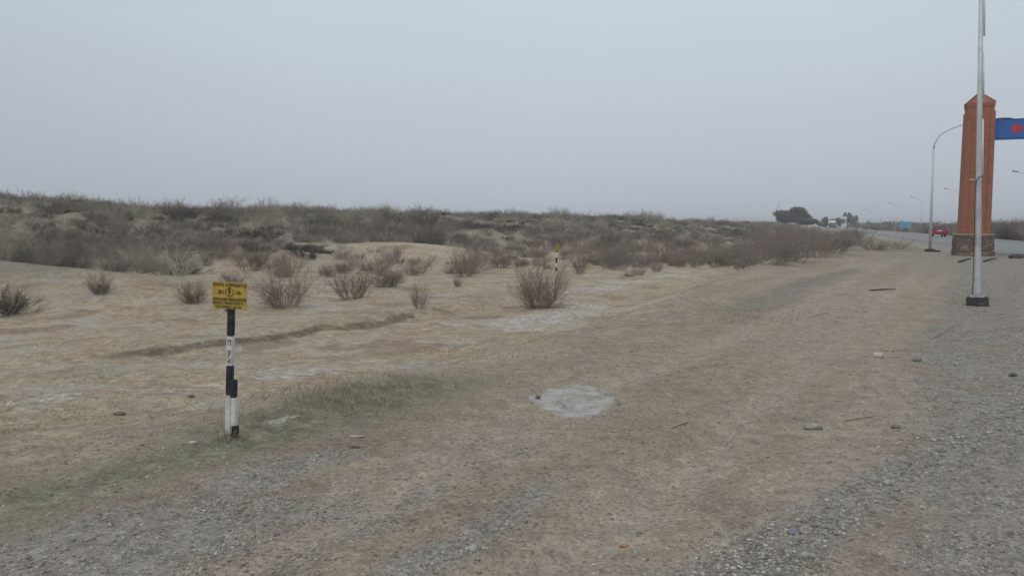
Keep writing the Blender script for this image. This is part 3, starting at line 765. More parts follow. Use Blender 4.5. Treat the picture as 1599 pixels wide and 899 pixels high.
for i in range(4): proto('olive', i, seed=300 + i, stems=38, tilt=58, kids=7, twigs=5, r0=.006, curl=.4, base_r=.16, kl=.36, tl=.2, minlen=.4)
for i in range(3): proto('dark', i, seed=400 + i, stems=56, tilt=76, kids=9, twigs=5, r0=.009, curl=.25, base_r=.3, kl=.42, tl=.26, minlen=.5)
NSH = 0
PROTO_OBJ = {}
def put_shrub(kind, p, h, wd, label, group, name='shrub', rz=None, pi=None):
    global NSH
    lst = PROTO[kind]; i = pi if pi is not None else random.randrange(len(lst)); me, w0 = lst[i]
    o = bpy.data.objects.new(name, me); C.objects.link(o)
    o.location = p; o.rotation_euler = (0, 0, random.uniform(0, 6.28) if rz is None else rz)
    k = wd / w0; sq = random.uniform(.82, 1.2); o.scale = (k * sq, k / sq, h); o.rotation_euler[0] = random.gauss(0, .07); o.rotation_euler[1] = random.gauss(0, .07)
    tag(o, label, 'shrub', group); NSH += 1
    PROTO_OBJ.setdefault((kind, i), o)
    return o
# the shrubs one can point at: column, base row, height and width in pixels of the photograph
near = [
 (445, 479, 64, 88, 'bare', 'widest bare shrub in the field just behind the yellow board'),
 (550, 467, 54, 62, 'bare', 'bare thin-stemmed shrub growing second behind the yellow board'),
 (603, 447, 30, 66, 'bare', 'low dense bare shrub leaning against a thinner one in the field'),
 (655, 481, 42, 34, 'bare', 'small upright bare shrub standing alone on the dirt edge'),
 (303, 473, 36, 48, 'bare', 'small bare shrub just left of the yellow board'),
 (157, 459, 34, 44, 'bare', 'sparse wiry shrub at the foot of the left knoll'),
 (4, 491, 46, 80, 'dark', 'grey-green shrub cut off by the left edge of the picture'),
 (213, 417, 46, 84, 'thicket', 'dense grey-brown shrub at the end of the left knoll'),
 (238, 424, 30, 30, 'bare', 'small dark bare shrub at the tip of the left knoll'),
 (321, 415, 30, 26, 'bare', 'small bare shrub alone on the pale flat below the dune'),
 (439, 416, 27, 28, 'bare', 'small dark shrub alone on the pale flat above the widest bare shrub'),
 (552, 415, 24, 30, 'olive', 'small pale shrub on the flat before the pale mound'),
 (655, 427, 30, 64, 'olive', 'greenish low shrub on the flat before the big dark one'),
 (726, 426, 48, 66, 'bare', 'large dark bare shrub left of the distant marker post'),
 (780, 418, 34, 46, 'bare', 'mid-size bare shrub beside the large dark one'),
 (840, 482, 78, 96, 'bare', 'largest bare reddish shrub in the middle of the field'),
 (715, 448, 19, 14, 'bare', 'tiny upright bare bush on the flat'),
 (615, 408, 26, 40, 'bare', 'short bare shrub at the foot of the pale mound'),
 (918, 411, 30, 44, 'bare', 'bare shrub just right of the distant marker post'),
 (960, 409, 42, 60, 'thicket', 'dense upright dark shrub right of the distant marker post'),
 (1032, 409, 40, 50, 'thicket', 'rounded dense brown shrub on the flat by the salt patch'),
 (1366, 391, 16, 44, 'bare', 'low brown bush at the near end of the green verge'),
 (1404, 389, 18, 34, 'olive', 'low green-grey bush on the verge left of the curved lamp'),
 (1345, 384, 20, 40, 'olive', 'greenish bush on the verge beside the end of the thicket'),
 (1206, 413, 54, 92, 'thicket', 'front bush of the roadside thicket, at its left end beside the pale ground'),
 (1238, 409, 54, 94, 'thicket', 'second bush from the left end of the roadside thicket front'),
 (1272, 401, 46, 92, 'thicket', 'dense bush in the thicket front directly below the broad dark tree'),
 (1308, 394, 36, 84, 'thicket', 'dense bush in the thicket front just behind the low earth bank'),
 (1155, 420, 14, 32, 'bare', 'tiny tawny bush on the pale ground by the thicket'),
 (90, 384, 30, 62, 'dark', 'rounded dark olive shrub above the left knoll'),
 (22, 396, 50, 90, 'olive', 'tall pale grey shrub above the left knoll near the picture edge'),
]
taken = []
for px, py, hp, wp, kd, lab in near:
    p = at(px, py); k = p.y / F
    put_shrub(kd, p - Vector((0, 0, .02)), hp * k, wp * k, lab, None, pi=3 if px == 840 else None); taken.append((p.x, p.y, wp * k * .5))

p2_ = at(869, 423); lineofsight = (p2_.x / p2_.y, p2_.y)
def free(x, y, r):
    if y < lineofsight[1] + 1.5 and abs(x / y - lineofsight[0]) < .012 + r / y: return False
    for a, b_, c in taken:
        if (a - x) ** 2 + (b_ - y) ** 2 < (r + c) ** 2 * .4: return False
    return True
# thicket below the road bank
thick = []
for i in range(900):
    y = 40 + 95 * random.random() ** 1.25; x = float(toe(y)) - .3 + 1.4 * float(fbm(y, y * 0, 4, 98, 2)) - random.uniform(0, 8 + .05 * y)
    if y < 46 and x > float(toe(y)) - 2.0: continue
    if float(fbm(x, y, 5, 99, 2)) > .38: continue
    r = random.uniform(.45, .9)
    if all((a - x) ** 2 + (b_ - y) ** 2 > (.85 * (r + c)) ** 2 for a, b_, c in thick): thick.append((x, y, r))
# scrub of the dune and its foot
scrub = []
cell = {}
def try_add(x, y, r, kd, h):
    key = (int(x // 2), int(y // 2))
    for i in (-1, 0, 1):
        for j in (-1, 0, 1):
            for a, b_, c in cell.get((key[0] + i, key[1] + j), ()):
                if (a - x) ** 2 + (b_ - y) ** 2 < (.64 * (r + c)) ** 2: return
    cell.setdefault(key, []).append((x, y, r)); scrub.append((x, y, r, kd, h))
Ncand = 34000
ys = 24 + 190 * RNG.random(Ncand) ** 1.5; tx_ = RNG.uniform(-.82, .44, Ncand); xs = tx_ * ys
kk, hc = dune(xs, ys); ss = xs - toe(ys)
dens = np.clip(.02 + 1.25 * sstep(.02, .26, kk) , 0, 1) * sstep(-3, -8, ss) * (1 - sstep(35, 31, ys) * sstep(-.12, .0, tx_))
nn = fbm(xs, ys, 6, 91, 3); dens = dens * (.24 + .76 * sstep(-.45, .1, nn)) * (.72 + .28 * sstep(.2, .6, kk)); kd_n = fbm(xs, ys, 4.5, 95, 2) + .5 * RNG.standard_normal(Ncand) * .5
foot = sstep(-.02, .06, kk) * sstep(.4, .1, kk)
bald = gauss(xs, ys, -6.5, 45, 5.0, 3.0) + gauss(xs, ys, -17, 23, 7, 3.0)
acc = RNG.random(Ncand) < dens * np.clip(1 - 1.3 * bald, 0.02, 1)
for i in np.nonzero(acc)[0]:
    x, y = float(xs[i]), float(ys[i])
    if float(kk[i]) > .5: kd = 'olive' if kd_n[i] > .02 else ('dark' if kd_n[i] > -.38 else 'thicket')
    else: kd = 'thicket' if kd_n[i] > -.05 else ('olive' if kd_n[i] > -.33 else 'dark')
    r = random.uniform(.32, .72) * {'thicket': 1.4, 'olive': 1.0, 'dark': 1.05}[kd] * (1.15 if float(kk[i]) < .5 else 1.0) * (1.0 if random.random() < .8 else 1.35)
    h = r * {'olive': random.uniform(.9, 1.45), 'thicket': random.uniform(.85, 1.3), 'dark': random.uniform(.8, 1.1)}[kd]
    if float(kk[i]) > .8 and kd == 'olive' and random.random() < .3: h *= random.uniform(1.2, 1.7)
    if float(kk[i]) > .78 and random.random() < .42:
        if kd != 'olive': kd = 'olive'; r *= .9
        h = r * random.uniform(1.1, 1.7)
    h *= .85 + .8 * float(fbm(x, y, 9, 96, 2))
    if not free(x, y, r): continue
    try_add(x, y, max(r, .3), kd, max(h, .3))
for i in range(260):                            # loose small bushes on the flat before the dune
    y = random.uniform(31, 62); x = random.uniform(-.35, .30) * y
    k0, _ = dune(x, y)
    if float(k0) < .05 and x - float(toe(y)) < -5 and random.random() < .55 * float(sstep(24, 40, y)) + .04 and free(x, y, .4):
        r = random.uniform(.2, .45) * (1 + (y - 26) / 60); try_add(x, y, r, random.choice(['bare', 'bare', 'thicket', 'thicket', 'olive']), r * random.uniform(.9, 1.4))
allsh = [(x, y, r, ('thicket' if y < 58 else random.choice(('thicket', 'thicket', 'thicket', 'bare', 'olive'))), r * random.uniform(1.3, 2.4) * (.8 + .75 * float(fbm(x, y, 5, 97, 2))), 'thick') for x, y, r in thick] + [(*q, 'scrub') for q in scrub]
GEN = {('thick', 'bare'): ('loose bare shrub among the dense thicket below the road bank', 'shrubs of the thicket below the road bank'),
       ('thick', 'olive'): ('pale grey-green shrub among the dense thicket below the road bank', 'shrubs of the thicket below the road bank'),
       ('thick', 'thicket'): ('tall bare brown shrub in the dense thicket below the road bank', 'shrubs of the thicket below the road bank'),
       ('scrub', 'thicket'): ('bare purplish-brown shrub in the scrub on the dune slope', 'bare brown shrubs of the dune scrub'),
       ('scrub', 'bare'): ('loose bare shrub scattered on the flat before the dune', 'bare shrubs scattered before the dune'),
       ('scrub', 'olive'): ('pale olive feathery shrub in the scrub on the dune', 'pale olive shrubs of the dune scrub'),
       ('scrub', 'dark'): ('low dark rounded shrub in the scrub on the dune', 'dark rounded shrubs of the dune scrub')}
def seen_size(q):
    x, y, r = q[:3]; t_ = x / y
    return (q[4] * r / y ** 2) * (1 if -.69 < t_ < .69 else .001)
allsh.sort(key=seen_size, reverse=True)
allsh = [(x, y, r, kd, max(.5, min(h, .95 + .35 * random.random() - gz(x, y))), ty) if ty == 'thick' else (x, y, r, kd, h, ty) for x, y, r, kd, h, ty in allsh]
NIND = 296 - NSH
for q in allsh[:NIND]:
    lab, grp = GEN[(q[5], q[3])]
    put_shrub(q[3], (q[0], q[1], gz(q[0], q[1]) - .04), q[4], 2 * q[2], lab, grp)
rest = allsh[NIND:]

def gn_scatter(name, pts, order, label, cat):
    """one stuff object: points that carry a copy of a shrub each"""
    n = len(pts)
    me = bpy.data.meshes.new(name); me.vertices.add(n)
    me.vertices.foreach_set('co', np.array([[q[0], q[1], gz(q[0], q[1]) - .04] for q in pts], np.float32).ravel())
    keys = list(PROTO_OBJ.keys()); idx = []; scl = []
    for q in pts:
        c = [i for i, k in enumerate(keys) if k[0] == q[3]]; i = random.choice(c); idx.append(i)
        k = 2 * q[2] / PROTO[keys[i][0]][keys[i][1]][1]; scl.append((k, k, q[4]))
    a = me.attributes.new('which', 'INT', 'POINT'); a.data.foreach_set('value', np.array(idx, np.int32))
    a = me.attributes.new('size', 'FLOAT_VECTOR', 'POINT'); a.data.foreach_set('vector', np.array(scl, np.float32).ravel())
    a = me.attributes.new('turn', 'FLOAT_VECTOR', 'POINT'); a.data.foreach_set('vector', np.array([(random.gauss(0, .07), random.gauss(0, .07), random.uniform(0, 6.28)) for _ in pts], np.float32).ravel())
    o = link(name, me)
    ng = bpy.data.node_groups.new(name, 'GeometryNodeTree')
    ng.interface.new_socket('Geometry', in_out='INPUT', socket_type='NodeSocketGeometry'); ng.interface.new_socket('Geometry', in_out='OUTPUT', socket_type='NodeSocketGeometry')
    gi = ng.nodes.new('NodeGroupInput'); go = ng.nodes.new('NodeGroupOutput'); jn = ng.nodes.new('GeometryNodeJoinGeometry')
    def na(nm, ty):
        z = ng.nodes.new('GeometryNodeInputNamedAttribute'); z.data_type = ty; z.inputs['Name'].default_value = nm
        return [s for s in z.outputs if s.enabled and s.name == 'Attribute'][0]
    w_ = na('which', 'INT'); s_ = na('size', 'FLOAT_VECTOR'); t_ = na('turn', 'FLOAT_VECTOR')
    for i, kx in enumerate(keys):
        if i not in idx: continue
        cmp_ = ng.nodes.new('FunctionNodeCompare'); cmp_.data_type = 'INT'; cmp_.operation = 'EQUAL'
        ins = [s for s in cmp_.inputs if s.enabled]; ng.links.new(w_, ins[0]); ins[1].default_value = i
        oi = ng.nodes.new('GeometryNodeObjectInfo'); oi.transform_space = 'ORIGINAL'; oi.inputs['Object'].default_value = PROTO_OBJ[kx]; oi.inputs['As Instance'].default_value = False
        iop = ng.nodes.new('GeometryNodeInstanceOnPoints')
        ng.links.new(gi.outputs[0], iop.inputs['Points']); ng.links.new(cmp_.outputs[0], iop.inputs['Selection']); ng.links.new(oi.outputs['Geometry'], iop.inputs['Instance'])
        ng.links.new(t_, iop.inputs['Rotation']); ng.links.new(s_, iop.inputs['Scale'])
        ng.links.new(iop.outputs[0], jn.inputs[0])
    ng.links.new(jn.outputs[0], go.inputs[0])
    md = o.modifiers.new('scatter', 'NODES'); md.node_group = ng
    tag(o, label, cat, kind='stuff'); return o
gn_scatter('scrub', rest, None, 'grey-brown mass of scrub covering the dunes behind the nearer shrubs', 'scrub')
# brush beyond the road
br = []
for i in range(2600):
    y = 60 + 240 * random.random() ** 1.3; x = float(road_edge(y)) + 12.0 + random.uniform(0, 5 + .12 * y) 
    if abs(x / y - .5165) < .016 and y < 206: continue
    if x / y > .95 or (abs(y - 200) < 9 and abs(x - 103) < 5) : continue
    r = random.uniform(.7, 1.3); br.append((x, y, r, random.choice(['thicket', 'thicket', 'thicket', 'olive', 'dark']), r * random.uniform(1.3, 2.0)))
gn_scatter('brush', br, None, 'brown band of brush along the far side of the road', 'brush')
print('SHRUBS', NSH, len(rest), len(br), len(thick))

# ------------------------------------------------------------------ trees
def leaf_mat(name, c1, c2):
    t = NT(name); c = t.mix(t.rng(t.noise(1.1, 3, .6, t.ocoord()), .35, .65), c1, c2); return t.done(c, .9, 0, .15)
M['bark'] = paint('tree_bark', (.11, .09, .075), .95, 0, .3, 3)
M['leaf_dark'] = leaf_mat('dark_foliage', (.10, .094, .076), (.16, .147, .115))
M['leaf_brown'] = leaf_mat('brown_foliage', (.20, .175, .15), (.28, .245, .205))
M['leaf_green'] = leaf_mat('dull_green_foliage', (.11, .115, .085), (.165, .17, .125))
def tree(px, Y, h, wd, leaf, label, nleaf=5000, lsz=.34, lobes=9, trunk=.16, bare=False, seed=1, name='tree', group=None):
    rng = np.random.default_rng(seed); p = atY(px, Y, .1)
    root = empty(name, p); tag(root, label, 'tree', group)
    b = MB(); b.tube([(0, 0, -.2), (.1, 0, h * .2), (.0, .1, h * .45), (.1, 0, h * .7)], [h * .03, h * .025, h * .018, h * .006], 8)
    for i in range(9):
        a = rng.uniform(0, 6.28); z0 = h * rng.uniform(.12, .5); L_ = wd * .42 * rng.uniform(.6, 1)
        b.tube([(0, 0, z0), (math.cos(a) * L_ * .5, math.sin(a) * L_ * .5, z0 + h * .14), (math.cos(a) * L_, math.sin(a) * L_, z0 + h * .32)], [h * .012, h * .008, h * .003], 5)
    b.build('trunk', M['bark'], root)
    if bare:
        V, f = shrub_geo(seed=seed, stems=14, tilt=40, kids=9, twigs=5, r0=.008, top=1, base_r=.03)
        V[:, :2] *= wd / 1.2; V[:, 2] = V[:, 2] * h * .85 + h * .15
        link('crown', np_mesh('crown', V, f), M['bark'], root); return root
    cs = []
    for i in range(lobes):
        a = rng.uniform(0, 6.28); rr = wd * .38 * math.sqrt(rng.uniform(0, 1))
        dome = math.sqrt(max(.05, 1 - (rr / (wd * .5)) ** 2)); zz = h * (trunk + .12 + (.84 * dome - trunk - .12) * rng.uniform(.1, 1) ** .6); cs.append((math.cos(a) * rr, math.sin(a) * rr, zz, wd * rng.uniform(.13, .22), h * rng.uniform(.15, .24)))
    pts = []
    for i in range(nleaf):
        c = cs[rng.integers(len(cs))]; d = rng.normal(0, 1, 3); d /= np.linalg.norm(d); q = rng.uniform(.35, 1.12) ** .6
        pts.append((c[0] + d[0] * c[3] * q, c[1] + d[1] * c[3] * q, c[2] + d[2] * c[4] * q))
    P = np.array(pts); P = P[P[:, 2] > h * trunk * .6]; n = len(P)
    a = rng.normal(0, 1, (n, 3)); a /= np.linalg.norm(a, axis=1, keepdims=True); b2 = np.cross(a, rng.normal(0, 1, (n, 3))); b2 /= np.linalg.norm(b2, axis=1, keepdims=True)
    s = lsz * rng.uniform(.5, 1.2, (n, 1))
    V = np.stack([P - a * s, P + b2 * s * .5, P + a * s, P - b2 * s * .5], 1).reshape(-1, 3)
    link('crown', np_mesh('crown', V, np.arange(4 * n).reshape(-1, 4)), M[leaf], root)
    return root
tree(1241, 270, 7.6, 15.0, 'leaf_dark', 'broad dark round tree on the skyline left of the road', 11000, .30, 18, .06, seed=3)
tree(1213, 262, 7.4, 3.2, 'leaf_brown', 'thin bare tree at the left side of the broad dark tree', seed=4, bare=True)
tree(1258, 255, 3.6, 9, 'leaf_green', 'low dull green bush tree at the right foot of the broad dark tree', 3000, .3, 8, .02, seed=15)
tree(1288, 330, 5.0, 7.0, 'leaf_brown', 'small rounded brown tree between the broad dark tree and the lorry', 3500, .32, 8, .06, seed=5)
tree(1304, 390, 7.0, 6.0, 'leaf_green', 'dull tree directly behind the white lorry', 3000, .34, 7, .06, seed=6)
tree(1321, 360, 8.6, 5.0, 'leaf_brown', 'tall brown tree left of its twin behind the lamp row', 3500, .34, 7, .08, seed=7)
tree(1332, 362, 8.4, 5.6, 'leaf_brown', 'tall brown tree right of its twin behind the lamp row', 3500, .34, 8, .08, seed=8)
# the line of trees and brush along the horizon beyond the road, far away and one mass
rng = np.random.default_rng(77); n = 52000
Yw = rng.uniform(300, 620, n); Xw = Yw * (.44 + .62 * rng.random(n)); Xw = np.maximum(Xw, road_edge(Yw) + 22)
top = 2.0 + 1.5 * (fbm(Xw, Yw, 22, 33, 3) + .25) + 2.2 * np.clip(fbm(Xw, Yw, 9, 37, 2) - .35, 0, 1) * 2
Zw = -.4 + np.maximum(top, .6) * rng.random(n) ** .7
P = np.stack([Xw, Yw, Zw], 1); a = rng.normal(0, 1, (n, 3)); a /= np.linalg.norm(a, axis=1, keepdims=True); b2 = np.cross(a, rng.normal(0, 1, (n, 3))); b2 /= np.linalg.norm(b2, axis=1, keepdims=True)
s = rng.uniform(.25, .65, (n, 1)); V = np.stack([P - a * s, P + b2 * s * .6, P + a * s, P - b2 * s * .6], 1).reshape(-1, 3)
o = link('woods', np_mesh('woods', V, np.arange(4 * n).reshape(-1, 4)), M['leaf_green']); tag(o, 'far grey-green line of trees along the horizon beyond the road', 'woods', kind='stuff')
n = 30000; Yw = rng.uniform(190, 600, n); Xw = Yw * rng.uniform(-.75, .40, n)
kq, _ = dune(Xw, Yw); keep = (Xw < toe(Yw) - 8) & (Yw > 200); Xw, Yw = Xw[keep], Yw[keep]; n = len(Xw)
P = np.stack([Xw, Yw, height(Xw, Yw) + rng.uniform(.1, 1.0, n)], 1); a = rng.normal(0, 1, (n, 3)); a /= np.linalg.norm(a, axis=1, keepdims=True); b2 = np.cross(a, rng.normal(0, 1, (n, 3))); b2 /= np.linalg.norm(b2, axis=1, keepdims=True)
s = rng.uniform(.2, .5, (n, 1)); V = np.stack([P - a * s, P + b2 * s * .6, P + a * s, P - b2 * s * .6], 1).reshape(-1, 3)
o = link('far_scrub', np_mesh('far_scrub', V, np.arange(4 * n).reshape(-1, 4)), M['leaf_brown']); tag(o, 'far brown scrub on the dunes near the horizon', 'scrub', kind='stuff')

# ------------------------------------------------------------------ small things on the ground
def tint_mat(name, lo, hi, sc_=30):
    t = NT(name); c = t.mix(t.attr('tint'), lo, hi); c = t.mix(1.0, c, t.rng(t.noise(sc_, 3, .6), .3, .7, .82, 1.15, False), 'MULTIPLY'); return t.done(c, .95, 0, .15)
bmi = bmesh.new(); bmesh.ops.create_icosphere(bmi, subdivisions=1, radius=1); ICO_V = np.array([v.co[:] for v in bmi.verts]); ICO_F = np.array([[v.index for v in f.verts] for f in bmi.faces]); bmi.free()
def pebbles(name, x, y, size, tint, mat, seed, flat=.6, sink=.3):
    rng = np.random.default_rng(seed); n = len(x); m = len(ICO_V)
    V = ICO_V[None] * (1 + rng.uniform(-.45, .40, (n, m, 1))); V = np.clip(V, -rng.uniform(.5, .95, (n, 1, 3)), rng.uniform(.5, .95, (n, 1, 3)))
    V = V * np.stack([rng.uniform(.75, 1.35, n), rng.uniform(.75, 1.2, n), flat * rng.uniform(.6, 1.2, n)], 1)[:, None]
    ang = rng.uniform(0, 6.28, n); c, s = np.cos(ang)[:, None], np.sin(ang)[:, None]
    X = V[..., 0] * c - V[..., 1] * s; Y = V[..., 0] * s + V[..., 1] * c
    z = height(x, y) + size * flat * (1 - 2 * sink) * .7
    P = np.stack([X * size[:, None] + x[:, None], Y * size[:, None] + y[:, None], V[..., 2] * size[:, None] + z[:, None]], -1).reshape(-1, 3)
    f = (ICO_F[None] + (np.arange(n) * m)[:, None, None]).reshape(-1, 3)
    me = np_mesh(name, P, f); pt_attr(me, 'tint', np.repeat(tint, m)); return link(name, me, mat)
rng = np.random.default_rng(5); n = 300000
rr = 2.4 * np.exp(rng.random(n) ** 1.0 * math.log(30 / 2.4)); th = rng.uniform(R(-38), R(38), n); x = rr * np.sin(th); y = rr * np.cos(th)
s_, v_, k_, st_, gv_, gn_, n1_, n2_, n3_ = masks(x, y)
clump = sstep(-.1, .35, fbm(x, y, .35, 44, 3) + .35 * n2_)
stream = np.exp(-((v_ + .22 * n1_ + .79 - .5 * (y - 3.87)) / .38) ** 2) * sstep(7.5, 6, y)
pr = gv_ ** 1.5 * (.10 + .62 * clump + .35 * stream) + .035 * sstep(-.4, .3, s_)
keep = (rng.random(n) < pr * .8) & (np.hypot((x - p.x) / .4, (y - p.y) / .6) > 1.05 if False else True) & (x < road_edge(y) - .5)
x, y = x[keep], y[keep]; n = len(x)
size = .0034 + .0105 * rng.random(n) ** 3.6 * (1 + .45 * np.exp(-((vcoord(x, y) + .79 - .5 * (y - 3.87)) / .4) ** 2)) + .00035 * np.hypot(x, y)
print('PEBBLES', n)
o = pebbles('gravel', x, y, size, rng.random(n) ** 1.6, tint_mat('gravel_stone', (.17, .16, .142), (.47, .45, .405)), 6)
tag(o, 'loose grey gravel strewn over the road shoulder', 'gravel', kind='stuff')
n = 60000; rr = 2.4 * np.exp(rng.random(n) * math.log(28 / 2.4)); th = rng.uniform(R(-38), R(38), n); x = rr * np.sin(th); y = rr * np.cos(th)
cl = fbm(x, y, .6, 46, 3); keep = (rng.random(n) < .05 + .5 * sstep(.15, .6, cl)) & (x < road_edge(y) - .8); x, y = x[keep], y[keep]; n = len(x)
o = pebbles('dirt_clods', x, y, .004 + .011 * rng.random(n) ** 2.5 + .0003 * np.hypot(x, y), rng.random(n), tint_mat('dirt_clod', (.17, .14, .11), (.30, .255, .20)), 8, .55, .42)
tag(o, 'small clods of dry earth scattered over the dirt', 'dirt', kind='stuff')

def blades(name, x, y, h, wdt, lean, mat, seed, label, cat='grass'):
    rng = np.random.default_rng(seed); n = len(x); z = height(x, y) - .004
    a = rng.uniform(0, 6.28, n); d = rng.uniform(0, 6.28, n)
    b0 = np.stack([x, y, z], 1); sd_ = np.stack([np.cos(a), np.sin(a), 0 * a], 1) * wdt[:, None]
    ln_ = np.stack([np.cos(d), np.sin(d), 0 * d], 1) * (h * lean)[:, None]; up = np.array([[0, 0, 1.]]) * h[:, None]
    V = np.stack([b0 - sd_, b0 + sd_, b0 + ln_ * .4 + up * .6 + sd_ * .7, b0 + ln_ + up - sd_ * .1], 1).reshape(-1, 3)
    me = np_mesh(name, V, np.arange(4 * n).reshape(-1, 4)); pt_attr(me, 'tint', np.repeat(rng.random(n), 4))
    o = link(name, me, mat); tag(o, label, cat, kind='stuff'); return o
n = 420000; rr = 4.0 * np.exp(rng.random(n) * math.log(45 / 4.0)); th = rng.uniform(R(-38), R(30), n); x = rr * np.sin(th); y = rr * np.cos(th)
s_, v_, k_, st_, gv_, gn_, n1_, n2_, n3_ = masks(x, y)
tuft = sstep(-.15, .45, fbm(x, y, .28, 53, 2) + .5 * n2_ + .2 * n1_)
keep = rng.random(n) < st_ * (.06 + .5 * tuft) ; x, y, tf = x[keep], y[keep], tuft[keep]; n = len(x); rr = np.hypot(x, y)
print('BLADES', n)
blades('dry_grass', x, y, (.006 + .020 * rng.random(n) ** 2.2 * (.4 + tf)), .0007 + .00014 * rr, rng.uniform(.3, 1.8, n), tint_mat('dry_straw', (.24, .19, .13), (.42, .35, .25), 3), 9, 'short flattened dry straw-coloured grass over the field')
n = 110000; rr = 3.6 * np.exp(rng.random(n) * math.log(32 / 3.6)); th = rng.uniform(R(-38), R(34), n); x = rr * np.sin(th); y = rr * np.cos(th)
s_, v_, k_, st_, gv_, gn_, n1_, n2_, n3_ = masks(x, y); tuft = sstep(-.05, .45, fbm(x, y, .3, 57, 2) + .4 * n2_)
keep = rng.random(n) < gn_ * (.08 + .8 * tuft); x, y = x[keep], y[keep]; n = len(x); rr = np.hypot(x, y)
blades('green_grass', x, y, .006 + .020 * rng.random(n) ** 2, .0008 + .00015 * rr, rng.uniform(.4, 2.2, n), tint_mat('green_blades', (.095, .11, .055), (.24, .225, .14), 3), 10, 'sparse low green-grey grass along the edge of the shoulder')
# clump of taller dry grass by the shoulder edge
xs_, ys_ = [], []
for px, py, sp_r, cnt in ((540, 612, .38, 700), (575, 618, .3, 400), (505, 622, .25, 300), (700, 548, .4, 250), (1165, 500, .5, 420), (1185, 496, .5, 300), (640, 600, .3, 200), (380, 640, .3, 160), (230, 498, .3, 160), (352, 682, .07, 70), (372, 683, .06, 60), (1500, 472, .16, 90), (1150, 425, .9, 260), (1195, 415, .8, 300), (1225, 411, .7, 300), (1250, 407, .7, 260), (1300, 396, .9, 260), (1340, 395, .9, 260), (1110, 432, .9, 200)):
    p_ = at(px, py); a_ = rng.normal(0, 1, (cnt, 2)) * sp_r; xs_.append(p_.x + a_[:, 0]); ys_.append(p_.y + a_[:, 1])
x, y = np.concatenate(xs_), np.concatenate(ys_); n = len(x)
blades('tall_dry_grass', x, y, .02 + .07 * rng.random(n) ** 1.8, .0008 + .00012 * np.hypot(x, y), rng.uniform(.15, .8, n), tint_mat('tall_straw', (.30, .235, .155), (.47, .39, .28), 3), 12, 'clumps of taller dry grass at the shoulder edge')
# straw and twig litter
n = 9000; rr = 2.5 * np.exp(rng.random(n) * math.log(20 / 2.5)); th = rng.uniform(R(-38), R(38), n); x = rr * np.sin(th); y = rr * np.cos(th)
keep = (fbm(x, y, 1.2, 48, 3) + rng.normal(0, .3, n) > .15) & (x < road_edge(y) - .8); x, y = x[keep], y[keep]; n = len(x); rr = np.hypot(x, y)
a = rng.uniform(0, 6.28, n); L_ = .015 + .06 * rng.random(n) ** 2; z = height(x, y) + .006
P0 = np.stack([x, y, z], 1); x1, y1 = x + np.cos(a) * L_, y + np.sin(a) * L_; P1 = np.stack([x1, y1, height(x1, y1) + .008], 1)
V, f = tubes3(P0, P1, .001 + .00012 * rr, .0008 + .0001 * rr); me = np_mesh('straw_litter', V, f); pt_attr(me, 'tint', np.repeat(rng.random(n), 6))
tag(link('straw_litter', me, tint_mat('straw_bits', (.20, .155, .11), (.45, .38, .28), 3)), 'bits of straw and twig littering the dirt', 'litter', kind='stuff')

def stone(px, py, dims, col, label, name='stone', cat='stone', seed=1, rz=0):
    rng = np.random.default_rng(seed); p_ = at(px, py)
    bm = bmesh.new(); bmesh.ops.create_icosphere(bm, subdivisions=3, radius=.5)
    for v in bm.verts:
        d_ = 1 + .28 * float(fbm(v.co.x * 2 + seed * 5, v.co.y * 2 + v.co.z * 1.7, .8, seed, 3)); v.co *= d_
        v.co.x *= dims[0]; v.co.y *= dims[1]; v.co.z *= dims[2]
    me = bpy.data.meshes.new(name); bm.to_mesh(me); bm.free()
    t = NT(name + '_face'); c = t.mix(t.rng(t.noise(22, 4, .6), .35, .65), col, tuple(c_ * .72 for c_ in col)); t.bump(t.noise(60, 3), .006, .7)
    o = link(name, me, t.done(c, .92, 0, .2)); o.location = p_ + Vector((0, 0, dims[2] * .28)); o.rotation_euler = (0, 0, rz); tag(o, label, cat); return o
stone(1371, 557, (.12, .09, .075), (.58, .55, .48), 'rounded cream-white stone alone beside the wheel track', seed=2)
stone(1267, 669, (.13, .08, .055), (.36, .33, .28), 'flat tan stone lying in the dirt by the wheel track', seed=3, rz=.2)
stone(1279, 670, (.05, .05, .04), (.20, .18, .16), 'small dark stone touching the flat tan stone', seed=4)
stone(1386, 756, (.06, .045, .04), (.36, .355, .33), 'pale angular block in the middle of the gravel patch', seed=5)
stone(1240, 832, (.075, .05, .02), (.20, .22, .25), 'flat blue-grey stone near the bottom of the picture', seed=6, rz=.1)
stone(1257, 869, (.045, .035, .03), (.38, .37, .345), 'pale stone, left of a pair near the bottom edge', seed=7)
stone(1268, 870, (.04, .035, .03), (.35, .35, .33), 'grey stone, right of a pair near the bottom edge', seed=8)
stone(739, 859, (.045, .04, .035), (.42, .41, .40), 'pale stone topping the gravel streak at the bottom centre', seed=9)
stone(1399, 668, (.07, .05, .04), (.22, .21, .20), 'dark grey stone in the gravel on the right', seed=10)
stone(1582, 587, (.085, .06, .05), (.12, .12, .115), 'black stone in the gravel at the right edge', seed=11)
stone(1432, 563, (.13, .08, .05), (.24, .23, .215), 'dark broken lump in the gravel right of the cream stone', seed=12)
stone(975, 852, (.055, .03, .012), (.36, .20, .07), 'orange-brown scrap of rubbish flat on the dirt', 'scrap', 'litter', 13)
stone(301, 692, (.06, .035, .025), (.55, .55, .55), 'white scrap of rubbish in the green-grey grass', 'scrap', 'litter', 14, .4)
stone(557, 682, (.12, .05, .02), (.40, .34, .28), 'pale flat slab of dried mud in the dirt', 'mud_slab', 'stone', 15)
stone(553, 699, (.08, .03, .025), (.16, .13, .105), 'dark clod below the pale slab of mud', 'clod', 'dirt clod', 16)
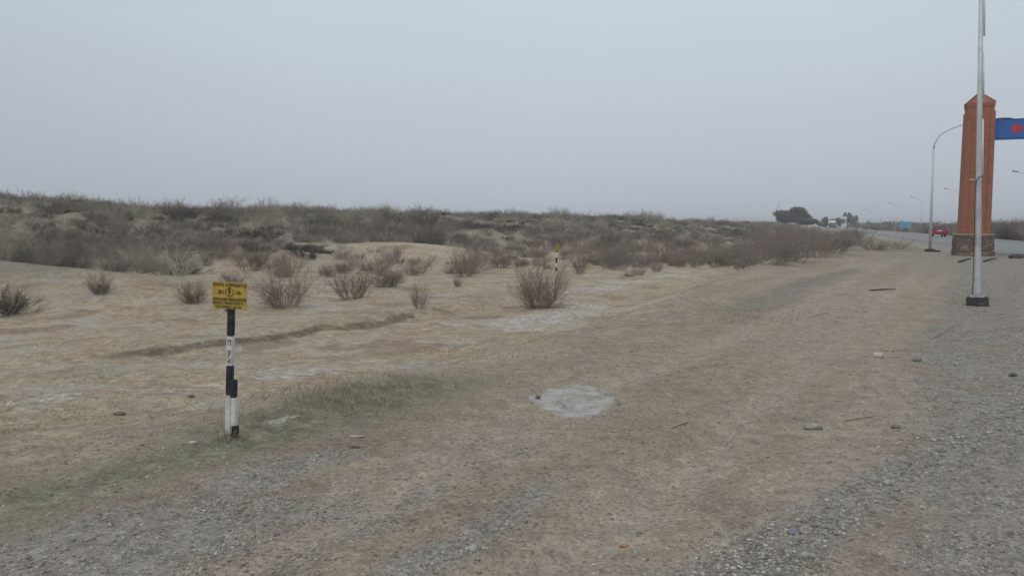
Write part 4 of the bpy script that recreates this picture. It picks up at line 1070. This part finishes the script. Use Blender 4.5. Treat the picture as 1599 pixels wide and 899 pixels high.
stone(187, 647, (.12, .07, .04), (.20, .155, .11), 'dark brown clod in the straw field left of the sign', 'clod', 'dirt clod', 17)
stone(299, 620, (.07, .05, .04), (.20, .155, .11), 'small brown clod in the straw just left of the sign', 'clod', 'dirt clod', 18)
stone(1588, 403, (.9, .5, .3), (.12, .11, .10), 'dark heap of rubble on the road edge beside the gate', 'rubble_heap', 'rubble', 19)
stone(840, 622, (.05, .04, .04), (.16, .135, .11), 'dark clod at the left end of the pale mud patch', 'clod', 'dirt clod', 20)

M['wood_pale'] = paint('weathered_wood', (.36, .30, .23), .9, 0, .25, 20)
M['wood_dark'] = paint('dark_wood', (.07, .055, .045), .9, 0, .3, 14)
def stick(p0, p1, r, mat, label, name='stick', bend=.0):
    a_, b_ = at(*p0), at(*p1); a_.z += r * .8; b_.z += r * 1.4; m = (a_ + b_) / 2 + Vector((bend, 0, r * .6)); m.z = max(m.z, gz(m.x, m.y) + r)
    o_ = empty(name, a_)
    b = MB(); b.tube([Vector((0, 0, 0)), m - a_, b_ - a_], [r, r * .9, r * .6], 7); o = b.build(name, M[mat]); o.location = a_
    bpy.data.objects.remove(o_); tag(o, label, 'stick'); return o
stick((1047, 669), (1077, 659), .008, 'wood_pale', 'short pale stick on the dirt right of the mud patch')
stick((1359, 454), (1398, 453), .018, 'wood_dark', 'dark weathered branch lying across the dirt track')
stick((1262, 496), (1294, 488), .007, 'wood_pale', 'thin pale stick at the end of the grass strip')
stick((1454, 529), (1489, 509), .008, 'wood_pale', 'long straw-coloured reed on the gravel left of the lamp base')
stick((1319, 657), (1365, 651), .007, 'wood_pale', 'thin pale reed near the flat tan stone')
stick((1497, 410), (1516, 406), .045, 'wood_dark', 'black plank end on the ground left of the near lamp pole', 'plank')
stick((1536, 409), (1556, 405), .04, 'wood_dark', 'black plank end on the ground right of the near lamp pole', 'plank')

# ------------------------------------------------------------------ haze
b = MB(); b.box((0, 0, 6.0), (5200, 5200, 16.0)); hz = b.build('haze', None); tag(hz, 'thin dusty haze over the plain', 'haze', kind='stuff')
m = bpy.data.materials.new('haze'); m.use_nodes = True; t_ = m.node_tree; t_.nodes.clear()
ov = t_.nodes.new('ShaderNodeOutputMaterial'); pv = t_.nodes.new('ShaderNodeVolumePrincipled')
pv.inputs['Color'].default_value = (.90, .93, .98, 1); pv.inputs['Density'].default_value = .0007; pv.inputs['Anisotropy'].default_value = .2
t_.links.new(pv.outputs[0], ov.inputs['Volume']); hz.data.materials.append(m)
